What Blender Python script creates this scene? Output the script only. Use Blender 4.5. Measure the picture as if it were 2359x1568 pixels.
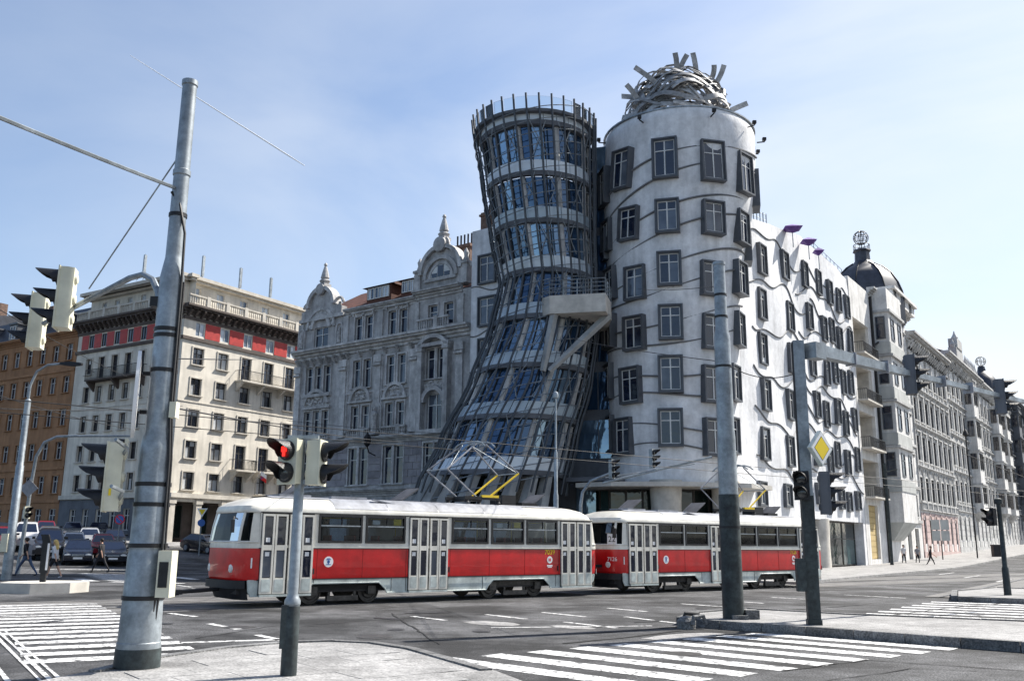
import bpy, bmesh, math, random
from math import sin, cos, pi, tan, atan2, hypot, sqrt, exp, log
from mathutils import Matrix, Vector, Quaternion
R = math.radians
rnd = random.Random(7)
for _o in list(bpy.data.objects):
    bpy.data.objects.remove(_o)
S = bpy.context.scene
C = S.collection

# ------------------------------------------------------------------ camera
CAM_H, PITCH, ROLL, FPX = 1.8, R(12.4), R(0.5), 2115.0
cam = bpy.data.objects.new('camera', bpy.data.cameras.new('camera'))
C.objects.link(cam)
CAMROT = Matrix.Rotation(pi/2 + PITCH, 3, 'X') @ Matrix.Rotation(ROLL, 3, 'Z')
cam.matrix_world = Matrix.Translation((0, 0, CAM_H)) @ CAMROT.to_4x4()
cam.data.sensor_width = 36
cam.data.lens = 36*FPX/2359
cam.data.clip_start = .1
cam.data.clip_end = 9000
S.camera = cam

# ------------------------------------------------------------------ sun, sky, exposure
SUN_AZ, SUN_EL = R(60), R(47)            # measured clockwise from +Y
sdir = Vector((sin(SUN_AZ)*cos(SUN_EL), cos(SUN_AZ)*cos(SUN_EL), sin(SUN_EL)))
sun = bpy.data.objects.new('sun', bpy.data.lights.new('sun', 'SUN'))
C.objects.link(sun)
sun.rotation_euler = sdir.to_track_quat('Z', 'Y').to_euler()
sun.data.energy = 4.6
sun.data.angle = R(.5)
sun.data.color = (1, .95, .87)
W = bpy.data.worlds.new('World')
S.world = W
W.use_nodes = True
nt = W.node_tree
nt.nodes.clear()
out = nt.nodes.new('ShaderNodeOutputWorld')
bg = nt.nodes.new('ShaderNodeBackground')
sky = nt.nodes.new('ShaderNodeTexSky')
sky.sky_type = 'NISHITA'
sky.sun_disc = False
sky.sun_elevation = SUN_EL
sky.sun_rotation = SUN_AZ
sky.air_density = 1.0
sky.dust_density = 1.0
sky.ozone_density = 3.2
tc = nt.nodes.new('ShaderNodeTexCoord')
mp = nt.nodes.new('ShaderNodeMapping')
mp.inputs['Scale'].default_value = (1.0, 1.4, 2.6)
mp.inputs['Rotation'].default_value = (.15, .25, .5)
no = nt.nodes.new('ShaderNodeTexNoise')
no.inputs['Scale'].default_value = 1.5
no.inputs['Detail'].default_value = 7
no.inputs['Roughness'].default_value = .52
no.inputs['Distortion'].default_value = .5
cr = nt.nodes.new('ShaderNodeValToRGB')
cr.color_ramp.elements[0].position = .36
cr.color_ramp.elements[0].color = (.24, .24, .24, 1)
cr.color_ramp.elements[1].position = .62
cr.color_ramp.elements[1].color = (.95, .95, .95, 1)
mx = nt.nodes.new('ShaderNodeMix')
mx.data_type = 'RGBA'
mx.inputs['B'].default_value = (5.5, 5.75, 6.0, 1)
nt.links.new(tc.outputs['Generated'], mp.inputs['Vector'])
nt.links.new(mp.outputs['Vector'], no.inputs['Vector'])
nt.links.new(no.outputs['Fac'], cr.inputs['Fac'])
# the veil of cloud thickens towards the bright side of the sky
vd = nt.nodes.new('ShaderNodeVectorMath')
vd.operation = 'DOT_PRODUCT'
vd.inputs[1].default_value = (.80, .25, -.55)
mrs = nt.nodes.new('ShaderNodeMapRange')
mrs.inputs['From Min'].default_value = -.55
mrs.inputs['From Max'].default_value = .55
mrs.inputs['To Min'].default_value = .1
mrs.inputs['To Max'].default_value = 1.0
mm_ = nt.nodes.new('ShaderNodeMath')
mm_.operation = 'MULTIPLY'
nt.links.new(tc.outputs['Generated'], vd.inputs[0])
nt.links.new(vd.outputs['Value'], mrs.inputs['Value'])
nt.links.new(mrs.outputs['Result'], mm_.inputs[0])
nt.links.new(cr.outputs['Color'], mm_.inputs[1])
nt.links.new(mm_.outputs[0], mx.inputs['Factor'])
nt.links.new(sky.outputs['Color'], mx.inputs['A'])
nt.links.new(mx.outputs['Result'], bg.inputs['Color'])
nt.links.new(bg.outputs['Background'], out.inputs['Surface'])
bg.inputs['Strength'].default_value = .088
S.view_settings.view_transform = 'Standard'
S.view_settings.look = 'None'
S.view_settings.gamma = 1
S.view_settings.use_curve_mapping = False
S.view_settings.exposure = 1.05
S.cycles.max_bounces = 6
S.cycles.transparent_max_bounces = 12

# ------------------------------------------------------------------ measuring helpers
def ray(x, y):
    return CAMROT @ Vector(((x-1179.5)/FPX, -(y-784)/FPX, -1))
def gp(x, y, z=0.0):
    d = ray(x, y)
    t = (z-CAM_H)/d.z
    return Vector((d.x*t, d.y*t, z))
def at(x, y, Y):
    d = ray(x, y)
    k = Y/d.y
    return Vector((d.x*k, Y, d.z*k+CAM_H))
def sp(x, w=4.0):
    return w*log(1+exp(max(-30, min(30, x/w)))) if x/w < 30 else x
def gz(x, y):                                   # the street climbs to the left and, gently, along the embankment
    q = -.8*x + .6*y
    s = .574*x + .819*y
    return min(9.0, .07*max(0, sp(q-54, 2.5)-.05) + .02*max(0, sp(s-86, 2.5)-.05))

# ------------------------------------------------------------------ materials
MATS = {}
def mat(name, col, rough=.75, amt=.12, scale=1.5, metal=0.0, spec=.4, bump=0.0, bscale=25, streak=0.0, col2=None, speck=0.0, coat=0.0, rand=0.0, ramp=(.28, .72), mid=0.0, midscale=5.0):
    m = bpy.data.materials.new(name)
    m.use_nodes = True
    t = m.node_tree
    b = t.nodes['Principled BSDF']
    b.inputs['Roughness'].default_value = rough
    b.inputs['Metallic'].default_value = metal
    b.inputs['Specular IOR Level'].default_value = spec
    b.inputs['Coat Weight'].default_value = coat
    geo = t.nodes.new('ShaderNodeNewGeometry')
    n = t.nodes.new('ShaderNodeTexNoise')
    n.inputs['Scale'].default_value = scale
    n.inputs['Detail'].default_value = 6
    n.inputs['Roughness'].default_value = .62
    t.links.new(geo.outputs['Position'], n.inputs['Vector'])
    r = t.nodes.new('ShaderNodeValToRGB')
    r.color_ramp.elements[0].position = ramp[0]
    r.color_ramp.elements[1].position = ramp[1]
    c2 = col2 or tuple(c*(1-2.2*amt) for c in col)
    c1 = tuple(min(1, c*(1+amt)) for c in col)
    r.color_ramp.elements[0].color = (*[max(0, c) for c in c2], 1)
    r.color_ramp.elements[1].color = (*c1, 1)
    t.links.new(n.outputs['Fac'], r.inputs['Fac'])
    last = r.outputs['Color']
    def mul(fac_out, lo, hi, f=1.0):
        nonlocal last
        rr = t.nodes.new('ShaderNodeMapRange')
        rr.inputs['From Min'].default_value = .3
        rr.inputs['From Max'].default_value = .7
        rr.inputs['To Min'].default_value = lo
        rr.inputs['To Max'].default_value = hi
        t.links.new(fac_out, rr.inputs['Value'])
        mm = t.nodes.new('ShaderNodeMix')
        mm.data_type = 'RGBA'
        mm.blend_type = 'MULTIPLY'
        mm.inputs['Factor'].default_value = f
        t.links.new(last, mm.inputs['A'])
        t.links.new(rr.outputs['Result'], mm.inputs['B'])
        last = mm.outputs['Result']
    if streak:
        mpn = t.nodes.new('ShaderNodeMapping')
        mpn.inputs['Scale'].default_value = (2.2, 2.2, .16)
        t.links.new(geo.outputs['Position'], mpn.inputs['Vector'])
        ns = t.nodes.new('ShaderNodeTexNoise')
        ns.inputs['Scale'].default_value = 1.0
        ns.inputs['Detail'].default_value = 5
        t.links.new(mpn.outputs['Vector'], ns.inputs['Vector'])
        mul(ns.outputs['Fac'], 1-streak, 1.0)
    if mid:
        nm_ = t.nodes.new('ShaderNodeTexNoise')
        nm_.inputs['Scale'].default_value = midscale
        nm_.inputs['Detail'].default_value = 8
        nm_.inputs['Roughness'].default_value = .7
        t.links.new(geo.outputs['Position'], nm_.inputs['Vector'])
        mul(nm_.outputs['Fac'], 1-mid, 1+mid)
    if speck:
        ns = t.nodes.new('ShaderNodeTexNoise')
        ns.inputs['Scale'].default_value = 32
        ns.inputs['Detail'].default_value = 3
        t.links.new(geo.outputs['Position'], ns.inputs['Vector'])
        mul(ns.outputs['Fac'], 1-speck, 1+speck)
    if rand:
        oi = t.nodes.new('ShaderNodeObjectInfo')
        rr = t.nodes.new('ShaderNodeMapRange')
        rr.inputs['To Min'].default_value = 1-rand
        rr.inputs['To Max'].default_value = 1.0
        t.links.new(oi.outputs['Random'], rr.inputs['Value'])
        mm = t.nodes.new('ShaderNodeMix')
        mm.data_type = 'RGBA'
        mm.blend_type = 'MULTIPLY'
        mm.inputs['Factor'].default_value = 1
        t.links.new(last, mm.inputs['A'])
        t.links.new(rr.outputs['Result'], mm.inputs['B'])
        last = mm.outputs['Result']
    t.links.new(last, b.inputs['Base Color'])
    if bump:
        nb = t.nodes.new('ShaderNodeTexNoise')
        nb.inputs['Scale'].default_value = bscale
        nb.inputs['Detail'].default_value = 4
        t.links.new(geo.outputs['Position'], nb.inputs['Vector'])
        bp = t.nodes.new('ShaderNodeBump')
        bp.inputs['Strength'].default_value = bump
        bp.inputs['Distance'].default_value = .03
        t.links.new(nb.outputs['Fac'], bp.inputs['Height'])
        t.links.new(bp.outputs['Normal'], b.inputs['Normal'])
    MATS[name] = m
    return m

def glass_mat(name, col, light, p, rough=.06, spec=.8, metal=0.0):
    """window glass seen from the street: dark room behind, some panes with pale curtains"""
    m = bpy.data.materials.new(name)
    m.use_nodes = True
    t = m.node_tree
    b = t.nodes['Principled BSDF']
    b.inputs['Roughness'].default_value = rough
    b.inputs['Specular IOR Level'].default_value = spec
    b.inputs['Metallic'].default_value = metal
    oi = t.nodes.new('ShaderNodeObjectInfo')
    geo = t.nodes.new('ShaderNodeNewGeometry')
    n = t.nodes.new('ShaderNodeTexNoise')
    n.inputs['Scale'].default_value = .9
    t.links.new(geo.outputs['Position'], n.inputs['Vector'])
    ad = t.nodes.new('ShaderNodeMath')
    ad.operation = 'MULTIPLY_ADD'
    ad.inputs[1].default_value = .5
    t.links.new(n.outputs['Fac'], ad.inputs[0])
    t.links.new(oi.outputs['Random'], ad.inputs[2])
    r = t.nodes.new('ShaderNodeValToRGB')
    r.color_ramp.elements[0].position = p
    r.color_ramp.elements[0].color = (*col, 1)
    r.color_ramp.elements[1].position = min(1, p+.3)
    r.color_ramp.elements[1].color = (*light, 1)
    mr = t.nodes.new('ShaderNodeMath')
    mr.operation = 'MULTIPLY'
    mr.inputs[1].default_value = .7
    t.links.new(ad.outputs[0], mr.inputs[0])
    t.links.new(mr.outputs[0], r.inputs['Fac'])
    t.links.new(r.outputs['Color'], b.inputs['Base Color'])
    nb = t.nodes.new('ShaderNodeTexNoise')
    nb.inputs['Scale'].default_value = 1.4
    t.links.new(geo.outputs['Position'], nb.inputs['Vector'])
    bp = t.nodes.new('ShaderNodeBump')
    bp.inputs['Strength'].default_value = .12
    bp.inputs['Distance'].default_value = .1
    t.links.new(nb.outputs['Fac'], bp.inputs['Height'])
    t.links.new(bp.outputs['Normal'], b.inputs['Normal'])
    MATS[name] = m
    return m

def clear_glass(name, tint, gloss=.25):
    m = bpy.data.materials.new(name)
    m.use_nodes = True
    t = m.node_tree
    t.nodes.clear()
    o = t.nodes.new('ShaderNodeOutputMaterial')
    a = t.nodes.new('ShaderNodeBsdfTransparent')
    a.inputs['Color'].default_value = (*tint, 1)
    g = t.nodes.new('ShaderNodeBsdfGlossy')
    g.inputs['Roughness'].default_value = .03
    fr = t.nodes.new('ShaderNodeFresnel')
    fr.inputs['IOR'].default_value = 1.45
    ma = t.nodes.new('ShaderNodeMath')
    ma.operation = 'ADD'
    ma.inputs[1].default_value = gloss
    t.links.new(fr.outputs[0], ma.inputs[0])
    x = t.nodes.new('ShaderNodeMixShader')
    t.links.new(ma.outputs[0], x.inputs[0])
    t.links.new(a.outputs[0], x.inputs[1])
    t.links.new(g.outputs[0], x.inputs[2])
    t.links.new(x.outputs[0], o.inputs['Surface'])
    MATS[name] = m
    return m

mat('asphalt', (.074, .074, .077), .85, .36, .33, bump=.9, bscale=45, speck=.95, mid=.5, midscale=2.2, ramp=(.4, .62))
mat('track_bed', (.16, .155, .15), .85, .22, .6, speck=.4)
mat('paint', (.58, .58, .575), .75, .06, 7, col2=(.12, .12, .12), speck=.4, ramp=(.4, .5), mid=.3, midscale=22)
mat('paving', (.28, .275, .27), .85, .22, .7, bump=.4, speck=.5, mid=.3)
mat('slab', (.33, .325, .32), .85, .2, .9, speck=.4, rand=.12, mid=.25)
mat('kerb', (.2, .2, .2), .8, .25, 2.0, bump=.5, speck=.5, rand=.4, mid=.3)
mat('concrete', (.36, .37, .37), .8, .16, 1.2, bump=.2, streak=.25)
mat('pale_concrete', (.55, .52, .47), .8, .16, 1.2, bump=.2)
mat('rail_steel', (.35, .35, .36), .3, .2, 4, metal=.9)
mat('oil', (.028, .028, .03), .55, .3, 3, speck=.4)
mat('groove', (.015, .015, .015), .9)
mat('white_plaster', (.78, .785, .8), .75, .1, .8, bump=.4, bscale=7, streak=.22, mid=.14, midscale=2.5)
mat('plaster_rib', (.16, .165, .175), .7, .15)
mat('window_grey', (.075, .082, .095), .45, .12, 2, spec=.5)
mat('window_white', (.62, .62, .6), .5, .1, 2)
mat('window_dark', (.06, .055, .05), .5, .1, 2)
mat('cream_plaster', (.74, .69, .6), .85, .12, .5, bump=.15, streak=.22)
mat('cream_trim', (.6, .56, .49), .8, .12, 1, streak=.2)
mat('brown_trim', (.1, .08, .07), .8, .2, 1)
mat('red_panel', (.42, .03, .025), .5, .15, 2)
mat('orange_plaster', (.38, .2, .1), .85, .15, .5, bump=.15, streak=.25)
mat('orange_trim', (.38, .2, .1), .85, .15, .8, streak=.2)
mat('grey_stucco', (.5, .49, .485), .85, .2, .8, bump=.4, bscale=14, streak=.4, mid=.2)
mat('grey_trim', (.64, .63, .62), .8, .2, 1.4, streak=.35, rand=.25, mid=.2)
mat('grey_relief', (.5, .49, .48), .85, .3, 6, bump=.8, bscale=30)
mat('rust_stone', (.3, .285, .3), .85, .16, 1.4, bump=.4, rand=.25)
mat('white_stucco', (.79, .775, .75), .85, .12, .8, bump=.2, streak=.3, mid=.12)
mat('white_trim', (.66, .655, .64), .8, .14, 1.2, streak=.35, rand=.2, mid=.15)
mat('pink_stone', (.6, .46, .43), .85, .12, .8, rand=.15)
mat('grey_bay', (.5, .51, .49), .8, .1, 1, streak=.15)
mat('ochre', (.5, .38, .18), .85, .1, 1)
mat('dark_red_glass', (.2, .03, .04), .3, .2, 2)
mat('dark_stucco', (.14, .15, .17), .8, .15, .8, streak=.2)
mat('slate', (.035, .04, .055), .45, .25, 1.5, spec=.5)
mat('roof_tile', (.16, .065, .045), .8, .25, 2.5, rand=.3)
mat('brick', (.2, .13, .1), .9, .25, 4)
mat('dark_iron', (.025, .025, .027), .5, .2, 3, metal=.3)
mat('steel_rib', (.07, .076, .085), .4, .15, 2, metal=.5)
mat('medusa_steel', (.46, .46, .46), .6, .25, 2.5, metal=.25, rand=.5)
mat('galvanised', (.36, .4, .43), .45, .2, 3.0, metal=.5, spec=.5, streak=.35, mid=.2, midscale=14)
mat('pole_green', (.045, .06, .062), .55, .3, 4, col2=(.012, .016, .017), streak=.5, mid=.5, midscale=12)
mat('tram_red', (.6, .006, .008), .3, .14, 1.6, spec=.5, coat=.4, streak=.15, mid=.1)
mat('tram_seam', (.2, .004, .005), .5)
mat('tram_cream', (.78, .75, .67), .35, .1, 1.5, spec=.5, coat=.3, streak=.2, mid=.08)
mat('tram_skirt', (.62, .68, .65), .4, .14, 1.8, streak=.4, mid=.2)
mat('tram_roof', (.3, .31, .34), .6, .25, 1.2, mid=.2)
mat('hatch_grey', (.1, .1, .11), .6, .25, 2)
mat('rubber', (.018, .018, .02), .6, .2, 5)
mat('wheel_steel', (.09, .085, .08), .5, .3, 6, metal=.5)
mat('seat_red', (.25, .02, .02), .5)
mat('yellow', (.75, .52, .03), .5, .08)
mat('sign_white', (.8, .8, .8), .5, .04)
mat('sign_yellow', (.85, .62, .02), .5, .03)
mat('sign_blue', (.04, .13, .4), .5, .05)
mat('sign_red', (.6, .02, .02), .5, .05)
mat('purple', (.12, .05, .26), .6, .15)
mat('signal_cream', (.66, .64, .5), .5, .08, 3)
mat('signal_black', (.014, .014, .016), .45, .2, 6, bump=.3, bscale=60)
mat('lens_dark', (.03, .035, .04), .15, .2, 4, spec=.7)
mat('lens_red', (.2, .01, .01), .2, .1, 4, spec=.7)
mat('skin', (.5, .29, .2), .6, .06)
mat('blonde', (.65, .45, .16), .6, .15, 20)
mat('dark_hair', (.03, .02, .015), .6, .15, 20)
mat('cloth_black', (.02, .02, .024), .85)
mat('cloth_grey', (.25, .25, .27), .85)
mat('cloth_white', (.65, .65, .67), .85)
mat('cloth_blue', (.06, .09, .16), .85)
mat('leaf', (.06, .1, .03), .7, .3, 8)
for nm, c in [('black', (.012, .013, .018)), ('navy', (.006, .009, .02)), ('maroon', (.2, .012, .02)), ('silver', (.4, .41, .43)), ('grey', (.1, .105, .11)), ('white', (.65, .65, .65))]:
    mat('car_'+nm, c, .22, .05, 1, spec=.5, coat=.7)
mat('car_lamp', (.7, .7, .68), .12, .1, 20, spec=.8)
glass_mat('glass', (.008, .013, .03), (.16, .19, .23), .72)
glass_mat('glass_curtain', (.01, .014, .025), (.55, .57, .58), .42)
glass_mat('glass_sky', (.03, .06, .11), (.5, .55, .6), .4)
glass_mat('glass_tower', (.03, .075, .15), (.22, .33, .45), .5, rough=.05, spec=1.0, metal=.55)
glass_mat('glass_band', (.38, .46, .52), (.65, .72, .78), .25, rough=.18, spec=.7)
glass_mat('shop_glass', (.008, .016, .016), (.05, .09, .09), .6, spec=.7)
clear_glass('tram_glass', (.72, .77, .8), -.02)
clear_glass('rail_glass', (.88, .93, .96), -.02)
clear_glass('screen_glass', (.35, .38, .4), -.045)
mr = bpy.data.materials.new('red_light')
mr.use_nodes = True
_b = mr.node_tree.nodes['Principled BSDF']
_b.inputs['Base Color'].default_value = (.5, .01, .01, 1)
_b.inputs['Emission Color'].default_value = (1, .03, .02, 1)
_b.inputs['Emission Strength'].default_value = .7
MATS['red_light'] = mr

# ------------------------------------------------------------------ mesh builder
class MB:
    def __init__(s):
        s.v, s.f = [], []
    def add(s, vs, fs):
        k = len(s.v)
        s.v += [tuple(p) for p in vs]
        s.f += [tuple(i+k for i in f) for f in fs]
        return s
    def box(s, x0, y0, z0, x1, y1, z1, M=None):
        vs = [Vector(p) for p in ((x0, y0, z0), (x1, y0, z0), (x1, y1, z0), (x0, y1, z0), (x0, y0, z1), (x1, y0, z1), (x1, y1, z1), (x0, y1, z1))]
        if M is not None:
            vs = [M @ p for p in vs]
        return s.add(vs, [(3, 2, 1, 0), (4, 5, 6, 7), (0, 1, 5, 4), (1, 2, 6, 5), (2, 3, 7, 6), (3, 0, 4, 7)])
    def ring(s, x0, z0, x1, z1, t, ya, yb):       # rectangular frame in the xz plane
        s.box(x0, ya, z0, x0+t, yb, z1)
        s.box(x1-t, ya, z0, x1, yb, z1)
        s.box(x0+t, ya, z0, x1-t, yb, z0+t)
        s.box(x0+t, ya, z1-t, x1-t, yb, z1)
        return s
    def tube(s, pts, r, n=6, caps=True, flat=None):
        pts = [Vector(p) for p in pts]
        rs = r if isinstance(r, (list, tuple)) else [r]*len(pts)
        vs, fs = [], []
        up = None
        for i, p in enumerate(pts):
            d = (pts[min(i+1, len(pts)-1)]-pts[max(i-1, 0)])
            d = d.normalized() if d.length > 1e-9 else Vector((0, 0, 1))
            if up is None:
                up = Vector((0, 0, 1)) if abs(d.z) < .9 else Vector((1, 0, 0))
            a = (up - d*up.dot(d))
            a = a.normalized() if a.length > 1e-6 else d.orthogonal().normalized()
            up = a
            b = d.cross(a)
            for j in range(n):
                th = 2*pi*j/n
                fl = flat or 1.0
                vs.append(p + a*(rs[i]*cos(th)) + b*(rs[i]*fl*sin(th)))
        for i in range(len(pts)-1):
            for j in range(n):
                fs.append((i*n+j, i*n+(j+1) % n, (i+1)*n+(j+1) % n, (i+1)*n+j))
        if caps:
            fs.append(tuple(range(n-1, -1, -1)))
            fs.append(tuple((len(pts)-1)*n+j for j in range(n)))
        return s.add(vs, fs)
    def lathe(s, prof, n=16, c=(0, 0, 0), M=None):  # prof: (radius, z)
        vs, fs = [], []
        for r, z in prof:
            for j in range(n):
                th = 2*pi*j/n
                p = Vector((c[0]+r*cos(th), c[1]+r*sin(th), c[2]+z))
                vs.append(M @ p if M is not None else p)
        for i in range(len(prof)-1):
            for j in range(n):
                fs.append((i*n+j, i*n+(j+1) % n, (i+1)*n+(j+1) % n, (i+1)*n+j))
        fs.append(tuple(range(n-1, -1, -1)))
        fs.append(tuple((len(prof)-1)*n+j for j in range(n)))
        return s.add(vs, fs)
    def prism(s, poly, z0, z1, M=None):
        n = len(poly)
        vs = [Vector((p[0], p[1], z0)) for p in poly]+[Vector((p[0], p[1], z1)) for p in poly]
        if M is not None:
            vs = [M @ p for p in vs]
        return s.add(vs, [tuple(range(n-1, -1, -1)), tuple(range(n, 2*n))]+[(i, (i+1) % n, n+(i+1) % n, n+i) for i in range(n)])
    def loft(s, rings, closed=True, caps=False):
        n = len(rings[0])
        vs = [p for r in rings for p in r]
        fs = []
        for i in range(len(rings)-1):
            for j in range(n if closed else n-1):
                fs.append((i*n+j, i*n+(j+1) % n, (i+1)*n+(j+1) % n, (i+1)*n+j))
        if caps:
            fs.append(tuple(range(n-1, -1, -1)))
            fs.append(tuple((len(rings)-1)*n+j for j in range(n)))
        return s.add(vs, fs)
    def arc(s, cx, cz, r0, r1, a0, a1, ya, yb, n=12):   # arched band in the xz plane
        vs, fs = [], []
        for i in range(n+1):
            a = a0+(a1-a0)*i/n
            for r in (r0, r1):
                for y in (ya, yb):
                    vs.append((cx+r*cos(a), y, cz+r*sin(a)))
        for i in range(n):
            k = i*4
            fs += [(k, k+2, k+6, k+4), (k+1, k+5, k+7, k+3), (k, k+4, k+5, k+1), (k+2, k+3, k+7, k+6)]
        fs += [(0, 1, 3, 2), (n*4, n*4+2, n*4+3, n*4+1)]
        return s.add(vs, fs)
    def mesh(s, name, m):
        me = bpy.data.meshes.new(name)
        me.from_pydata(s.v, [], s.f)
        me.materials.append(MATS[m] if isinstance(m, str) else m)
        bm = bmesh.new()
        bm.from_mesh(me)
        bmesh.ops.recalc_face_normals(bm, faces=bm.faces)
        bm.to_mesh(me)
        bm.free()
        for p in me.polygons:
            p.use_smooth = True
        me.set_sharp_from_angle(angle=R(32))
        return me
    def build(s, name, m, parent=None, M=None, **k):
        return ob(name, s.mesh(name, m), parent, M, **k)

def ob(name, me, parent=None, M=None, label=None, cat=None, group=None, kind=None):
    o = bpy.data.objects.new(name, me)
    C.objects.link(o)
    if parent is not None:
        o.parent = parent
    if M is not None:
        o.matrix_basis = M
    return tag(o, label, cat, group, kind)
def tag(o, label=None, cat=None, group=None, kind=None):
    for k, v in (('label', label), ('category', cat), ('group', group), ('kind', kind)):
        if v:
            o[k] = v
    return o
def T(x=0, y=0, z=0):
    return Matrix.Translation((x, y, z))
def RZ(a):
    return Matrix.Rotation(a, 4, 'Z')
def thing(name, label, cat, loc=(0, 0, 0), rz=0.0, group=None):
    return ob(name, None, None, T(*loc) @ RZ(rz), label, cat, group)
def text_mesh(s, size, m, ext=.004):
    cu = bpy.data.curves.new('lettering', 'FONT')
    cu.body = s
    cu.size = size
    cu.extrude = ext
    cu.align_x = 'CENTER'
    cu.align_y = 'CENTER'
    o = bpy.data.objects.new('lettering', cu)
    C.objects.link(o)
    dg = bpy.context.evaluated_depsgraph_get()
    me = bpy.data.meshes.new_from_object(o.evaluated_get(dg))
    bpy.data.objects.remove(o)
    me.materials.clear()
    me.materials.append(MATS[m])
    return me
UPRIGHT = Matrix.Rotation(pi/2, 4, 'X')           # lays a text or disc made in xy onto the xz plane, facing -y
CACHE = {}
def cached(key, fn):
    if key not in CACHE:
        CACHE[key] = fn()
    return CACHE[key]

# ------------------------------------------------------------------ facade kit (local frame: x along the facade, z up, -y outwards)
def window(parent, M, x, zc, w, h, style='cross', fm='window_dark', gm='glass', dy=.13, bar=.06, name='window'):
    key = (round(w, 2), round(h, 2), style, fm, bar)
    def mk():
        b = MB().ring(-w/2, -h/2, w/2, h/2, bar, 0, .1)
        tz = h*.18
        if style in ('cross', 'twin'):
            b.box(-bar/2, .005, -h/2+bar, bar/2, .09, h/2-bar)
        if style in ('cross', 'tee'):
            b.box(-w/2+bar, .012, tz-bar/2, w/2-bar, .085, tz+bar/2)
        return b.mesh('window', fm)
    f = ob(name, cached(key, mk), parent, M @ T(x, dy, zc))
    def pane(x0, x1, z0, z1):
        k = ('pane', round(x1-x0, 3), round(z1-z0, 3), gm)
        pm = cached(k, lambda: MB().box(-(x1-x0)/2, 0, -(z1-z0)/2, (x1-x0)/2, .015, (z1-z0)/2).mesh('pane', gm))
        ob('pane', pm, f, T((x0+x1)/2, .06, (z0+z1)/2))
    e = bar*.8
    tz = h*.18
    xs = [(-w/2+e, -.01), (.01, w/2-e)] if style in ('cross', 'twin') else [(-w/2+e, w/2-e)]
    zs = [(-h/2+e, tz), (tz+.01, h/2-e)] if style in ('cross', 'tee') else [(-h/2+e, h/2-e)]
    for a in xs:
        for b_ in zs:
            pane(a[0], a[1], b_[0], b_[1])
    return f

def wall_holes(b, x0, x1, z0, z1, holes, depth=.3, y=0.0):
    xs = sorted(set([x0, x1]+[h[0] for h in holes]+[h[1] for h in holes]))
    zs = sorted(set([z0, z1]+[h[2] for h in holes]+[h[3] for h in holes]))
    xs = [v for v in xs if x0-1e-6 <= v <= x1+1e-6]
    zs = [v for v in zs if z0-1e-6 <= v <= z1+1e-6]
    for i in range(len(xs)-1):
        cx = (xs[i]+xs[i+1])/2
        hh = [h for h in holes if h[0] < cx < h[1]]
        for j in range(len(zs)-1):
            cz = (zs[j]+zs[j+1])/2
            if any(h[2] < cz < h[3] for h in hh):
                continue
            b.add([(xs[i], y, zs[j]), (xs[i+1], y, zs[j]), (xs[i+1], y, zs[j+1]), (xs[i], y, zs[j+1])], [(0, 1, 2, 3)])
    for (a, c, d, e) in holes:
        yy = y+depth
        b.add([(a, y, d), (a, yy, d), (a, yy, e), (a, y, e)], [(0, 1, 2, 3)])
        b.add([(c, y, d), (c, yy, d), (c, yy, e), (c, y, e)], [(0, 1, 2, 3)])
        b.add([(a, y, d), (c, y, d), (c, yy, d), (a, yy, d)], [(0, 1, 2, 3)])
        b.add([(a, y, e), (c, y, e), (c, yy, e), (a, yy, e)], [(0, 1, 2, 3)])

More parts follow.
